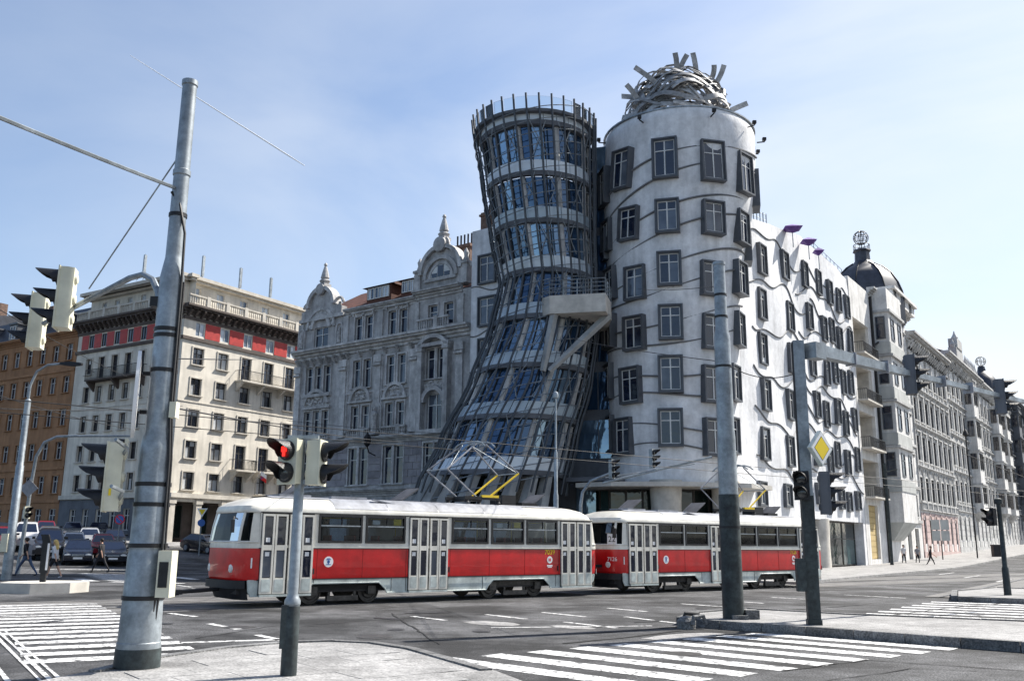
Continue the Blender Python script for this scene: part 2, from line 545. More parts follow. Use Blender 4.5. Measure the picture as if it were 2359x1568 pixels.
def facade(parent, M, Wd, z0, z1, rows, wm, tm, body=10, extra_holes=(), ends=True):
    holes = list(extra_holes)
    for r in rows:
        for x in r['xs']:
            holes.append((x-r['w']/2, x+r['w']/2, r['z']-r['h']/2, r['z']+r['h']/2))
    b = MB()
    wall_holes(b, 0, Wd, z0, z1, holes)
    if ends:
        if ends != 'open left':
            b.add([(0, 0, z0), (0, body, z0), (0, body, z1), (0, 0, z1)], [(0, 1, 2, 3)])
        b.add([(Wd, 0, z0), (Wd, body, z0), (Wd, body, z1), (Wd, 0, z1)], [(0, 1, 2, 3)])
        b.add([(0, body, z0), (Wd, body, z0), (Wd, body, z1), (0, body, z1)], [(0, 1, 2, 3)])
        b.add([(0, 0, z1), (Wd, 0, z1), (Wd, body, z1), (0, body, z1)], [(0, 1, 2, 3)])
    b.build('wall', wm, parent, M)
    for r in rows:
        w, h = r['w'], r['h']
        sur = r.get('sur')
        for x in r['xs']:
            window(parent, M, x, r['z'], w, h, r.get('style', 'cross'), r.get('fm', 'window_dark'), r.get('gm', 'glass'), r.get('dy', .16))
            if sur:
                def mk():
                    t = r.get('st', .14)
                    q = MB()
                    q.box(-w/2-t, -.07, -h/2-t*.3, -w/2, .04, h/2)
                    q.box(w/2, -.07, -h/2-t*.3, w/2+t, .04, h/2)
                    q.box(-w/2-t, -.075, h/2, w/2+t, .04, h/2+t)
                    q.box(-w/2-t*1.5, -.2, -h/2-t*.75, w/2+t*1.5, .15, -h/2)
                    if sur == 'hood':
                        q.box(-w/2-t*2, -.3, h/2+t*2.4, w/2+t*2, .04, h/2+t*3.3)
                        q.box(-w/2-t, -.1, h/2+t, w/2+t, .03, h/2+t*2.4)
                        q.box(-w/2-t*1.4, -.22, h/2+t*.6, -w/2-t*.4, .02, h/2+t*2.4)
                        q.box(w/2+t*.4, -.22, h/2+t*.6, w/2+t*1.4, .02, h/2+t*2.4)
                    if sur == 'tri':
                        q.prism([(-w/2-t*2, h/2+t*1.6), (w/2+t*2, h/2+t*1.6), (0, h/2+t*1.6+w*.42)], 0, .25, Matrix.Translation((0, .02, 0)) @ Matrix.Rotation(pi/2, 4, 'X'))
                        q.box(-w/2-t*2.2, -.3, h/2+t, w/2+t*2.2, .03, h/2+t*1.6)
                    if sur == 'arch':
                        q.arc(0, h/2+t*.9, w/2-.02, w/2+t*1.3, 0, pi, -.16, .04, 10)
                        q.arc(0, h/2+t*.9, 0, w/2-.1, 0, pi, -.04, .03, 8)
                    return q.mesh('window_surround', tm)
                ob('window_surround', cached(('sur', round(w, 2), round(h, 2), sur, tm, r.get('st')), mk), parent, M @ T(x, 0, r['z']))

def band(parent, M, x0, x1, z, h, out, m, name='string_course', y=.05):
    MB().box(x0, -out, z, x1, y, z+h).build(name, m, parent, M)
def cornice(parent, M, x0, x1, z, m, s=1.0, name='cornice'):
    b = MB()
    for (o, a, c) in ((.12, 0, .22), (.28, .22, .42), (.55, .42, .56), (.7, .56, .72)):
        b.box(x0-o*s*.0, -o*s, z+a*s, x1, .06, z+c*s)
    b.build(name, m, parent, M)
def brackets(parent, M, x0, x1, z, step, m, w=.18, h=.5, out=.5):
    me = cached(('br', w, h, out, m), lambda: MB().prism([(0, 0), (-out, h), (-out, h*.7), (-out*.35, 0)], -w/2, w/2, Matrix(((0, 0, 1, 0), (1, 0, 0, 0), (0, 1, 0, 0), (0, 0, 0, 1)))).box(-w/2, -out, h*.72, w/2, .03, h).box(-w/2, -out*.4, 0, w/2, .03, h*.72).mesh('cornice_bracket', m))
    n = int((x1-x0)/step)
    for i in range(n+1):
        ob('cornice_bracket', me, parent, M @ T(x0+i*(x1-x0)/n, 0, z))
def balustrade(parent, M, x0, x1, z, h, m, y=-.3, step=.28, name='balustrade'):
    b = MB()
    b.box(x0, y-.1, z, x1, y+.1, z+.12)
    b.box(x0, y-.12, z+h-.14, x1, y+.12, z+h)
    n = int((x1-x0)/step)
    for i in range(n):
        x = x0+(i+.5)*(x1-x0)/n
        if i % 9 == 8:
            b.box(x-.2, y-.14, z+.01, x+.2, y+.14, z+h+.08)
        else:
            b.lathe([(.05, .12), (.09, h*.35), (.05, h*.7), (.07, h-.14)], 6, (x, y, z))
    b.build(name, m, parent, M)
def balcony(parent, M, x0, x1, z, out=1.0, h=1.0, slab='cream_trim', name='balcony', br=True):
    b = MB()
    b.box(x0, -out, z-.16, x1, 0.0, z)
    if br:
        n = max(2, int((x1-x0)/2.9)+1)
        for i in range(n):
            x = x0+.25+(x1-x0-.5)*i/(n-1)
            b.prism([(0, z-.16), (-out*.9, z-.16), (-out*.85, z-.3), (0, z-1.1)], x-.12, x+.12, Matrix(((0, 0, 1, 0), (1, 0, 0, 0), (0, 1, 0, 0), (0, 0, 0, 1))))
    o = b.build(name, slab, parent, M)
    r = MB()
    y = -out+.05
    r.box(x0, y-.02, z+h-.05, x1, y+.03, z+h)
    r.box(x0, y-.02, z+.08, x1, y+.02, z+.12)
    for xe in (x0+.02, x1-.02):
        r.box(xe-.02, y, z+h-.05, xe+.02, 0, z+h)
        for k in range(4):
            r.box(xe-.012, y+.2*k*out, z, xe+.012, y+.2*k*out+.025, z+h-.05)
    n = int((x1-x0)/.16)
    for i in range(n+1):
        x = x0+(x1-x0)*i/n
        r.box(x-.012, y-.01, z, x+.012, y+.015, z+h-.05)
    r.build('railing', 'dark_iron', o)
    return o

# ================================================================== SETTING: ground, road, pavements
def axis(vals):
    outv = []
    for (a, b, st) in vals:
        n = max(1, int(round((b-a)/st)))
        outv += [a+(b-a)*i/n for i in range(n)]
    outv.append(vals[-1][1])
    return outv
gx = axis([(-3000, -400, 650), (-400, -150, 50), (-150, 110, 4), (110, 400, 40), (400, 3000, 650)])
gy = axis([(-300, -20, 70), (-20, 180, 4), (180, 420, 40), (420, 4000, 700)])
g = MB()
g.add([(x, y, gz(x, y)) for y in gy for x in gx], [(j*len(gx)+i, j*len(gx)+i+1, (j+1)*len(gx)+i+1, (j+1)*len(gx)+i) for j in range(len(gy)-1) for i in range(len(gx)-1)])
road = g.build('road', 'asphalt', kind='structure')

def strip(name, m, o, d, L, w, h, parent=None, kerb=True):
    """raised pavement along a line: o start, d direction, w width to the street side (right of d)"""
    d = Vector((d[0], d[1])).normalized()
    n = Vector((d.y, -d.x))
    b = MB()
    k = max(2, int(L/3))
    for s in range(2):
        pass
    rows = []
    for i in range(k+1):
        p = Vector(o)+d*(L*i/k)
        q = p+n*w
        rows.append([(p.x, p.y, gz(p.x, p.y)+h), (q.x, q.y, gz(q.x, q.y)+h), (q.x, q.y, gz(q.x, q.y)-.3)])
    vs = [v for r in rows for v in r]
    fs = []
    for i in range(k):
        a = i*3
        fs += [(a, a+1, a+4, a+3), (a+1, a+2, a+5, a+4)]
    fs += [(0, 1, 2), (k*3, k*3+1, k*3+2)]
    b.add(vs, fs)
    o_ = b.build(name, m, kind='structure')
    return o_

# pavements in front of the houses
eu = Vector((sin(R(35)), cos(R(35))))                 # along the embankment, away from the camera
en = Vector((eu.y, -eu.x))
P0 = Vector((15.5, 60.0))
pe = strip('embankment_pavement', 'paving', P0+eu*-14-en*.2, eu, 240, 7.5, .12)
ps = strip('side_street_pavement', 'paving', (-19.5, 78.4), (.8, -.6), 34, 4.0, .12)
cu = Vector((sin(R(32)), cos(R(32))))
cc = Vector((-30.8, 83.9))
strip('corner_house_pavement', 'paving', cc-cu*3, cu, 30, 4.5, .13)
strip('corner_house_pavement', 'paving', cc+Vector((-cu.y, cu.x))*60, (cu.y, -cu.x), 63, 4.5, .125)

# pavement corner at our feet, with slabs and kerb stones
corner = [(-6.6, 8.5), (-5.55, 12.7), (-5.3, 14.3), (-4.7, 15.6), (-3.9, 16.5), (-3.1, 16.85), (-2.3, 16.6), (-1.5, 15.7), (-.2, 13.2), (1.6, 8.5)]
MB().prism(corner, -.2, .1).build('pavement', 'paving', kind='structure')
pav = bpy.data.objects['pavement']
def inpoly(p, poly):
    c = False
    for i in range(len(poly)):
        a, b = poly[i], poly[i-1]
        if (a[1] > p[1]) != (b[1] > p[1]) and p[0] < (b[0]-a[0])*(p[1]-a[1])/(b[1]-a[1])+a[0]:
            c = not c
    return c
ang = R(37)
for i in range(-14, 14):
    for j in range(0, 26):
        w = .75
        off = .37 if j % 2 else 0
        lx, ly = i*.76+off, 9+j*.76
        c0 = Vector((lx*cos(ang)-ly*sin(ang)+4.5, lx*sin(ang)+ly*cos(ang)))
        cs = [(c0.x+a*cos(ang)-b*sin(ang), c0.y+a*sin(ang)+b*cos(ang)) for a, b in ((0, 0), (w, 0), (w, w), (0, w))]
        if all(inpoly((c0.x+a*cos(ang)-b*sin(ang), c0.y+a*sin(ang)+b*cos(ang)), corner) for a, b in ((-.25, -.25), (w+.25, -.25), (w+.25, w+.25), (-.25, w+.25))) and c0.y > 11:
            MB().prism(cs, .1+.002, .107+rnd.random()*.004).build('paving_slab', 'slab', pav)
def kerbstones(parent, poly, h, width, name='kerb_stone', closed=False, L=.95, m='kerb'):
    pts = [Vector(p) for p in poly]
    segs = [(pts[i], pts[(i+1) % len(pts)]) for i in range(len(pts) if closed else len(pts)-1)]
    for a, b in segs:
        d = (b-a)
        n = max(1, int(round(d.length/L)))
        u = d.normalized()
        m_ = Vector((u.y, -u.x))
        for i in range(n):
            p = a+u*(d.length*i/n+.008)
            q = a+u*(d.length*(i+1)/n-.008)
            hh = h+rnd.uniform(-.004, .004)
            MB().prism([tuple(p+m_*.03), tuple(q+m_*.03), tuple(q-m_*width), tuple(p-m_*width)], -.15, hh).build(name, m, parent)
kerbstones(pav, list(reversed(corner)), .125, .22) if False else None
kerbstones(pav, corner[1:-1], .125, -.2)

# traffic island on the right
isl = [(4.0, 21.7), (9.1, 17.0), (13, 13.5), (18, 17), (12.6, 21.1), (8.2, 23.3), (6.2, 25.0), (4.7, 23.5)]
MB().prism(isl, -.2, .155).build('traffic_island', 'paving', kind='structure')
ti = bpy.data.objects['traffic_island']
kerbstones(ti, isl, .18, -.22, closed=True)
isl2 = [(15.0, 31.8), (17.5, 30.3), (23, 30), (26, 35), (20, 39), (17, 36)]
MB().prism(isl2, -.2, .155).build('traffic_island', 'paving', kind='structure')
kerbstones(bpy.data.objects['traffic_island.001'], isl2, .18, -.22, closed=True)

# painted markings: every stripe a part of the road
def stripe(c, d, L, w, name='zebra_stripe', z=.006):
    c = Vector(c[:2])
    d = Vector(d).normalized()
    n = Vector((-d.y, d.x))
    k = max(2, int(L/1.0))
    b = MB()
    top = []
    for i in range(k+1):
        wob = rnd.uniform(-.012, .012)
        for s in (-1, 1):
            p = c+d*(L*(i/k-.5))+n*(s*(w/2+wob))
            top.append((p.x, p.y, gz(p.x, p.y)+z))
    b.add(top, [(2*i, 2*i+1, 2*i+3, 2*i+2) for i in range(k)])
    b.build(name, 'paint', road)
def stripe2(a, b_, w, name='lane_line', z=.006):
    a, b_ = Vector(a[:2]), Vector(b_[:2])
    stripe((a+b_)/2, b_-a, (b_-a).length, w, name, z)
for k in range(-1, 9):                                  # crossing towards the right island
    a = Vector((-.25, 15.75))+Vector((.8, .62))*(k*.95)
    stripe(a+Vector((1.42, -1.3)), (.735, -.678), 4.0, .5)
for k in range(-2, 13):                                  # crossing on the left
    near = k < 3
    stripe(Vector((-7.7, 16.3))+Vector((-.5, .86))*(k*.95)+Vector((.88, .47))*(.75 if near else 0), (.88, .47), 2.6 if near else 3.9, .5)
for k in range(9):                                       # crossing beyond the right island
    a = Vector((8.3, 23.9))+Vector((.72, .95))*(k*1.0)
    stripe(a+Vector((1.75, -.95)), (.88, -.48), 4.2, .5)
for k in range(8):                                       # far crossing where people walk
    stripe(Vector((-15.5, 38.5))+Vector((-.62, 1.02))*(k*1.25)+Vector((0, 2)), (.95, -.3), 3.6, .55)
for k in range(5):
    stripe(Vector((-19, 42.5))+Vector((1.15, .95))*(k*1.5), (.6, -.8), 3.0, .5)
for a, b_, w in [((-6.6, 21.07), (-5.59, 19.82), .16), ((-4.91, 18.7), (-4.01, 17.49), .16), ((-8.5, 23.9), (-7.5, 22.9), .16), ((2.79, 27.17), (3.73, 25.94), .15), ((.87, 25.29), (1.91, 23.95), .15),
                 ((2.91, 24.05), (3.9, 22.25), .15), ((1.28, 22.34), (2.33, 20.88), .15), ((-.6, 24.4), (.4, 23.1), .15), ((-2.4, 23.6), (-1.5, 22.5), .15), ((-.4, 20.7), (3.2, 21.5), .12),
                 ((5.3, 29.4), (6.3, 28.2), .15), ((7.0, 31.2), (8.0, 30.0), .15), ((9.2, 33.5), (10.2, 32.3), .15), ((-5.9, 17.2), (-4.2, 17.9), .2), ((12.5, 35.5), (14, 33.6), .15), ((-27, 53.5), (-20, 56.5), .4), ((-10, 33), (-9, 31.7), .15), ((-12, 36), (-11, 34.7), .15), ((-13.5, 38.5), (-12.4, 37), .15)]:
    stripe2(a, b_, w)
for s in (-.6, -.48, -.36, .0, .12, .24):                     # raised guiding lines for the blind across the crossing
    off = Vector((.86, .5))*s
    stripe2(Vector((-10.2, 18.9))+off, Vector((-5.9, 12.3))+off, .055, 'guiding_line', .011)
# worn pale patches of old asphalt
for (x, y, rx, ry, a) in [(-.4, 21.8, .75, .45, -.7), (1.4, 21.0, .6, .3, -.8), (3.5, 19.2, 1.1, .4, .7)]:
    MB().add([(x+rx*cos(t*pi/8)*cos(a)*(1+.12*sin(3*t))-ry*sin(t*pi/8)*sin(a), y+rx*cos(t*pi/8)*sin(a)+ry*sin(t*pi/8)*cos(a)*(1+.1*cos(2*t)), .005) for t in range(16)], [tuple(range(16))]).build('road_patch', 'paving', road)
def manhole(x, y):
    b = MB().lathe([(.34, -.01), (.34, .006), (.3, .01), (.05, .011)], 18, (x, y, 0))
    b.build('manhole_cover', 'wheel_steel', road)
for p in [(-5.7, 20.3), (-2.6, 18.5), (2.9, 16.2), (5.3, 20.2)]:
    manhole(*p)

# tram tracks
td = Vector((.787, .616))
tn = Vector((.616, -.787))
tc0 = Vector((-5.2, 28.72))
def track(o, d, t0, t1, z=.004, bed=True):
    n = Vector((d.y, -d.x))
    k = max(2, int((t1-t0)/4))
    def ribbon(off, w, zz, name, m):
        b = MB()
        vs = []
        for i in range(k+1):
            p = o+d*(t0+(t1-t0)*i/k)
            for s in (-1, 1):
                q = p+n*(off+s*w/2)
                vs.append((q.x, q.y, gz(q.x, q.y)+zz))
        b.add(vs, [(2*i, 2*i+1, 2*i+3, 2*i+2) for i in range(k)])
        b.build(name, m, road)
    if bed:
        ribbon(0, 2.5, z, 'track_bed', 'track_bed')
    for s in (-1, 1):
        ribbon(s*.72, .075, z+.012, 'tram_rail', 'rail_steel')
        ribbon(s*.655, .05, z+.006, 'rail_groove', 'groove')
track(tc0, td, -45, 58)
track(tc0-tn*3.3, td, -45, 58, .005)
track(Vector((19.0, 38.0)), eu, -5, 200, .018)
track(Vector((22.4, 35.8)), eu, -5, 200, .0225)
track(tc0+td*9, Vector((.45, .9)).normalized(), 0, 6, .012, False)
for k in range(7):                                    # lines painted on the embankment road
    stripe2(Vector((24.5+k*1.2, 44+k*6)), Vector((24.5+k*1.2+3.2, 44+k*6+4.6)), .16)

# tar seams and cracks in the asphalt
def seam(pts, w, m='groove', name='tar_seam'):
    b = MB()
    vs = []
    P = []
    for a, c in zip(pts, pts[1:]):
        a, c = Vector(a), Vector(c)
        n = max(2, int((c-a).length/.35))
        P += [a+(c-a)*k/n for k in range(n)]
    P.append(Vector(pts[-1]))
    for i, p in enumerate(P):
        d = (P[min(i+1, len(P)-1)]-P[max(i-1, 0)]).normalized()
        n = Vector((-d.y, d.x))
        p = p+n*rnd.uniform(-.03, .03)
        ww = w*rnd.uniform(.5, 1.3)
        for s_ in (-1, 1):
            q = p+n*(s_*ww/2)
            vs.append((q.x, q.y, .0105))
    b.add(vs, [(2*i, 2*i+1, 2*i+3, 2*i+2) for i in range(len(P)-1)])
    b.build(name, m, road)
G2 = lambda x, y: tuple(gp(x, y).xy)
for pts, w in [([G2(1300, 1482), G2(1440, 1468), G2(1570, 1452)], .1), ([G2(860, 1472), G2(1100, 1468), G2(1400, 1456), G2(1570, 1443)], .09), ([G2(1700, 1412), G2(1860, 1402), G2(2000, 1392)], .08),
               ([G2(1960, 1430), G2(2200, 1398), G2(2359, 1386)], .09), ([G2(400, 1400), G2(700, 1408), G2(1000, 1402)], .05), ([G2(700, 1440), G2(980, 1420), G2(1250, 1424)], .04), ([G2(900, 1412), G2(960, 1450), G2(1010, 1484)], .04),
               ([G2(450, 1470), G2(640, 1440), G2(800, 1444)], .04), ([G2(1800, 1545), G2(2000, 1520), G2(2359, 1545)], .05), ([G2(1900, 1568), G2(2100, 1540), G2(2250, 1545)], .03), ([G2(1250, 1395), G2(1500, 1390), G2(1650, 1388)], .05)]:
    seam(pts, w)

for i in range(16):                                    # oil stains and dark repairs
    x, y = rnd.choice([(-9, 21), (-4, 19.5), (-1, 18.8), (2, 23), (5, 27.5), (8, 29), (-2, 24), (10, 33), (-7, 25), (12, 25)])
    x += rnd.uniform(-1.5, 1.5)
    y += rnd.uniform(-1.2, 1.2)
    r1, r2, a = rnd.uniform(.15, .55), rnd.uniform(.1, .25), rnd.uniform(0, 3)
    MB().add([(x+r1*cos(t*pi/7)*cos(a)*(1+.2*sin(3*t+i))-r2*sin(t*pi/7)*sin(a), y+r1*cos(t*pi/7)*sin(a)+r2*sin(t*pi/7)*cos(a)*(1+.25*cos(2*t+i)), .0075+i*.0001) for t in range(14)], [tuple(range(14))]).build('oil_stain', 'oil', road)

# ================================================================== CREAM CORNER HOUSE (two faces)
I4 = Matrix.Identity(4)
cream = thing('corner_house', 'cream corner house with red panels below a dark cornice and balustrade', 'building', (cc.x, cc.y, 0), atan2(cu.y, cu.x))
ML = T(0, 16.4, 0) @ RZ(-pi/2)                        # the shaded left face, seen from the square
ZR_ = [18.75, 15.85, 12.9, 9.98, 7.1]
def cream_face(M, Wd, xs, w, red, body, ends, bal_rows):
    rows = []
    for i, z in enumerate(ZR_):
        door = bal_rows.get(i, ())
        rows.append(dict(z=z, h=1.6, w=w, xs=[x for k, x in enumerate(xs) if k not in door], style='cross', sur='flat', st=.13, gm='glass_curtain'))
        if door:
            rows.append(dict(z=z-.3, h=2.3, w=w, xs=[x for k, x in enumerate(xs) if k in door], style='cross', sur='flat', st=.13))
    rows.append(dict(z=21.35, h=1.3, w=w*.85, xs=xs, style='twin', gm='glass_sky' if Wd > 20 else 'glass', fm='window_white' if Wd > 20 else 'window_dark', dy=.03))
    facade(cream, M, Wd, -1, 23.4, rows, 'cream_plaster', 'cream_trim', body, ends=ends, extra_holes=[(x-1.15, x+1.15, 1.2, 5.2) for x in xs[::1]] if Wd > 20 else [(x-.5, x+.5, 2.6, 4.6) for x in xs])
    st = xs[1]-xs[0]
    pm = cached(('redp', round(st, 2), w), lambda: MB().box(-(st-w*.85)/2+.06, -.05, 20.62, (st-w*.85)/2-.06, .05, 22.08).mesh('red_panel', 'red_panel'))
    for x in [xs[0]-st]+list(xs):
        if .7 < x+st/2 < Wd-.6:
            ob('red_panel', pm, cream, M @ T(x+st/2, 0, 0))
    band(cream, M, -.1, Wd+.1, 20.2, .3, .16, 'brown_trim')
    band(cream, M, -.05, Wd+.05, 22.15, .3, .12, 'brown_trim')
    band(cream, M, 0, Wd, 14.35, .1, .06, 'cream_trim')
    band(cream, M, 0, Wd, 5.55, .4, .3, 'cream_trim')
    cornice(cream, M, -.3, Wd+.3, 22.6, 'brown_trim', 1.25)
    brackets(cream, M, .3, Wd-.3, 22.45, .75, 'brown_trim', .2, .7, .75)
    balustrade(cream, M, 0, Wd, 23.5, 1.0, 'cream_trim', -.45, .26)
    # set-back attic storey
    arows = [dict(z=24.95, h=1.5, w=w*.8, xs=xs, style='twin', gm='glass_sky', fm='window_white', dy=.12)]
    facade(cream, M @ T(0, 1.0, 0), Wd, 23.4, 26.3, arows, 'cream_plaster', 'cream_trim', body-1, ends=False)
    MB().box(-.4, .3, 26.3, Wd+.2, body, 26.62).box(-.15, .55, 26.05, Wd, 1.05, 26.3).build('roof_slab', 'cream_trim', cream, M)
RX = [1.9+2.97*k for k in range(8)]
cream_face(I4, 25, RX, 1.25, True, 16.4, 'open left', {0: (2, 3, 4, 5), 3: (2, 3, 4)})
LX = [16.4-t for t in (14.1, 12.05, 9.95, 7.85, 5.8, 3.7, 1.6)]
cream_face(ML, 16.38, LX, .95, True, 1.2, False, {0: (1, 2, 3, 4)})
for k in range(8):                                    # ground-floor pillars and dark recess
    x = .35+2.97*k
    MB().box(x-.3, -.12, 1.0, x+.3, .3, 5.55).box(x-.38, -.2, 5.0, x+.38, .3, 5.3).build('pillar', 'cream_trim', cream)
MB().box(.2, 1.6, .5, 24.8, 1.7, 5.3).build('shop_front', 'brown_trim', cream)
for k in range(7):
    x = 1.9+2.97*k
    MB().ring(x-.9, 1.9, x+.9, 5.0, .1, 1.45, 1.6).build('shop_window', 'window_dark', cream)
    MB().box(x-.82, 1.54, 2.0, x+.82, 1.56, 4.9).build('pane', 'shop_glass', bpy.data.objects['shop_window' + ('.%03d' % k if k else '')])
# added ground-floor slab, its dark colour standing in for shading on this face; windows
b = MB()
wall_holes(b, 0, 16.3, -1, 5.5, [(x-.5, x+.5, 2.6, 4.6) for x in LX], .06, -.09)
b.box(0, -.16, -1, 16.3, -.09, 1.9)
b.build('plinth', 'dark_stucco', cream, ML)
for x in LX:
    window(cream, ML, x, 3.6, .98, 1.98, 'cross', 'window_white', dy=.1)
balcony(cream, I4, RX[2]-1.3, RX[5]+1.4, 17.2, 1.1, 1.0, 'cream_trim')
for k in (2, 3, 4):
    balcony(cream, I4, RX[k]-1.25, RX[k]+1.25, 8.45, 1.1, 1.0, 'cream_trim')
balcony(cream, ML, LX[1]-1.1, LX[4]+.9, 17.2, 1.0, 1.0, 'brown_trim')
for (x, y, h) in [(3.2, 2.0, 2.0), (8.0, 2.0, 2.0), (12.2, 2.0, 2.0), (-.2, 6.5, 1.9), (.1, 3.2, 1.4)]:
    b = MB().tube([(x, y, 26.5), (x, y, 27.5+h)], .04, 5)
    b.box(x-.14, y-.12, 27.3, x+.14, y+.06, 27.4+h)
    b.tube([(x-.5, y+.4, 26.6), (x, y, 27.4)], .025, 4)
    b.build('antenna', 'galvanised', cream)
MB().box(3.9, 3, 26.6, 5.4, 4.4, 27.3).box(17, 5, 26.6, 18.4, 6.4, 28.1).build('roof_box', 'cream_trim', cream)

# ================================================================== ORANGE HOUSE further up the hill
ld = Vector((cu.y, -cu.x))                             # right-hand direction along the left faces
def orange_house(o, Wd, H, name, label, wm, tm, nb, dz, mans=True):
    h = thing(name, label, 'building', (o.x, o.y, 0), atan2(ld.y, ld.x))
    xs = [Wd*(k+.5)/nb for k in range(nb)]
    zs = [H-1.9-3.4*k for k in range(6)]
    rows = [dict(z=z+dz, h=1.75, w=1.15, xs=xs, style='cross', fm='window_white', sur='flat', st=.1) for z in zs[:5]]
    rows.append(dict(z=zs[5]+dz, h=2.0, w=1.2, xs=xs, style='cross', fm='window_white'))
    facade(h, I4, Wd, -1, H, rows, wm, tm, 12)
    cornice(h, I4, -.1, Wd+.1, H-.35, tm, .9)
    for z in (zs[1]+1.35, zs[4]+1.5, zs[5]+1.6):
        band(h, I4, 0, Wd, z+dz, .25, .12, tm)
    if mans:
        MB().add([(0, .2, H+.3), (Wd, .2, H+.3), (Wd, 2.2, H+3.4), (0, 2.2, H+3.4), (0, 10, H+5), (Wd, 10, H+5), (0, 12, H+.3), (Wd, 12, H+.3)], [(0, 1, 2, 3), (3, 2, 5, 4), (4, 5, 7, 6), (0, 3, 4, 6), (1, 2, 5, 7)]).build('mansard_roof', 'slate', h)
        for x in xs[::2]:
            d = MB().box(x-.75, .5, H+.6, x+.75, 2.2, H+2.5).box(x-.9, .35, H+2.5, x+.9, 2.6, H+2.7).build('dormer', 'window_grey', h)
            window(h, T(0, .32, 0), x, H+1.55, 1.1, 1.5, 'cross', 'window_white', dy=.1)
    MB().box(Wd*.3, 6, H+2, Wd*.3+1.6, 7, H+6.2).box(Wd*.8, 6, H+2, Wd*.8+1.6, 7, H+6.2).build('chimney', 'brick', h)
    return h
oo = cc-ld*(16.4+.1)-ld*24
orange_house(oo, 24, 22.6, 'orange_house', 'orange plastered house with white windows, between dark house and cream corner house', 'orange_plaster', 'orange_trim', 10, 0)
orange_house(oo-ld*22.1, 22, 24.5, 'brown_house', 'orange-brown house farther up the hill at the left edge', 'orange_plaster', 'orange_trim', 8, 0)

# ================================================================== ORNATE GREY HOUSE
orn = thing('ornate_house', 'ornate grey stucco house with arched gables, finials and red tiled roof', 'building', (-18.3, 77.5, 0), atan2(-.6, .8))
WO = 19.2
MIDX = [7.2, 8.4, 11.0, 12.2]
LBX = [1.5, 2.6, 3.7]
RBX = [15.2, 16.3]
kw = dict(style='tee', fm='window_white')
rows = [dict(z=18.65, h=2.15, w=.85, xs=MIDX, sur='hood', st=.12, **kw), dict(z=18.7, h=1.7, w=.95, xs=[15.3, 16.9], sur='flat', st=.12, **kw),
        dict(z=18.5, h=2.0, w=1.75, xs=[2.65], style='cross', fm='window_white'),
        dict(z=14.95, h=2.3, w=.82, xs=MIDX+LBX+RBX, sur='flat', st=.12, **kw),
        dict(z=11.2, h=2.3, w=.82, xs=MIDX+LBX, sur='flat', st=.12, **kw), dict(z=11.3, h=2.7, w=1.7, xs=[15.75], style='cross', fm='window_white'),
        dict(z=7.55, h=2.9, w=.95, xs=MIDX+LBX+RBX, sur='flat', st=.13, **kw)]
facade(orn, I4, WO, -1, 20.4, rows, 'grey_stucco', 'grey_trim', 12, extra_holes=[(a, a+2.0, .3, 4.6) for a in (1.4, 6.8, 10.4, 14.6)])
MB().box(.5, 1.2, -1, WO-.5, 1.3, 5).build('shop_front', 'brown_trim', orn)
cornice(orn, I4, -.25, WO, 16.75, 'grey_trim', 1.15)
brackets(orn, I4, .3, 5.6, 16.2, .85, 'grey_trim', .22, .6, .6)
brackets(orn, I4, 6.2, 13.3, 16.35, 1.4, 'grey_trim', .18, .45, .45)
cornice(orn, I4, 5.7, 13.6, 19.95, 'grey_trim', .75)
cornice(orn, I4, 13.5, 18.2, 20.15, 'grey_trim', .9)
cornice(orn, I4, -.15, WO, 9.25, 'grey_trim', .7)
cornice(orn, I4, -.15, WO, 5.2, 'grey_trim', .8)
band(orn, I4, 5.8, 13.5, 13.35, .16, .1, 'grey_trim')
balustrade(orn, I4, 6.5, 9.2, 9.75, .75, 'grey_trim', -.22, .22)
balustrade(orn, I4, 10.3, 13.0, 9.75, .75, 'grey_trim', -.22, .22)
balustrade(orn, I4, .9, 4.4, 9.75, .6, 'grey_trim', -.22, .22)
for x in (.15, 5.75, 9.7, 13.6, 18.1):                # giant pilasters with capitals
    b = MB().box(x-.32, -.16, 9.9, x+.32, .03, 16.3).box(x-.4, -.22, 9.9, x+.4, .03, 10.3).box(x-.42, -.26, 15.7, x+.42, .03, 16.3)
    b.tube([(x-.4, -.24, 15.5), (x+.4, -.24, 15.5)], .13, 6)
    b.build('pilaster', 'grey_trim', orn)
    MB().box(x-.3, -.12, 17.65, x+.3, .03, 20.0).build('pilaster', 'grey_trim', orn)
for x in (6.2, 9.3, 10.1, 13.2):
    MB().tube([(x, -.02, 10.2), (x, -.02, 16.2)], .1, 6).build('pilaster', 'grey_trim', orn)
# carved relief: bulges clustered inside arched frames
def relief(cx, cz, w, h, n, parent=orn, M=I4, m='grey_relief', name='carved_relief'):
    b = MB()
    for i in range(n):
        a = rnd.uniform(0, 2*pi)
        r_ = sqrt(rnd.random())
        x, z = cx+w*.5*r_*cos(a), cz+h*.5*r_*sin(a)
        s = rnd.uniform(.07, .16)
        b.lathe([(.01, -.9*s), (s*.7, -.6*s), (s, 0), (s*.7, .6*s), (.01, .9*s)], 6, M=M @ T(x, -.04, z) @ Matrix.Rotation(rnd.uniform(0, 3), 4, 'Y') @ Matrix.Diagonal((1, .8, rnd.uniform(1, 2), 1)))
    b.build(name, m, parent, kind='stuff')
for x in (7.8, 11.6):
    MB().arc(x, 12.75, .95, 1.2, 0, pi, -.22, .03).box(x-1.35, -.24, 12.6, x+1.35, .03, 12.76).build('window_arch', 'grey_trim', orn)
    relief(x, 13.15, 1.3, .7, 16)
    relief(x, 17.35, 1.6, .3, 8)
    relief(x, 19.85, 2.0, .25, 10)
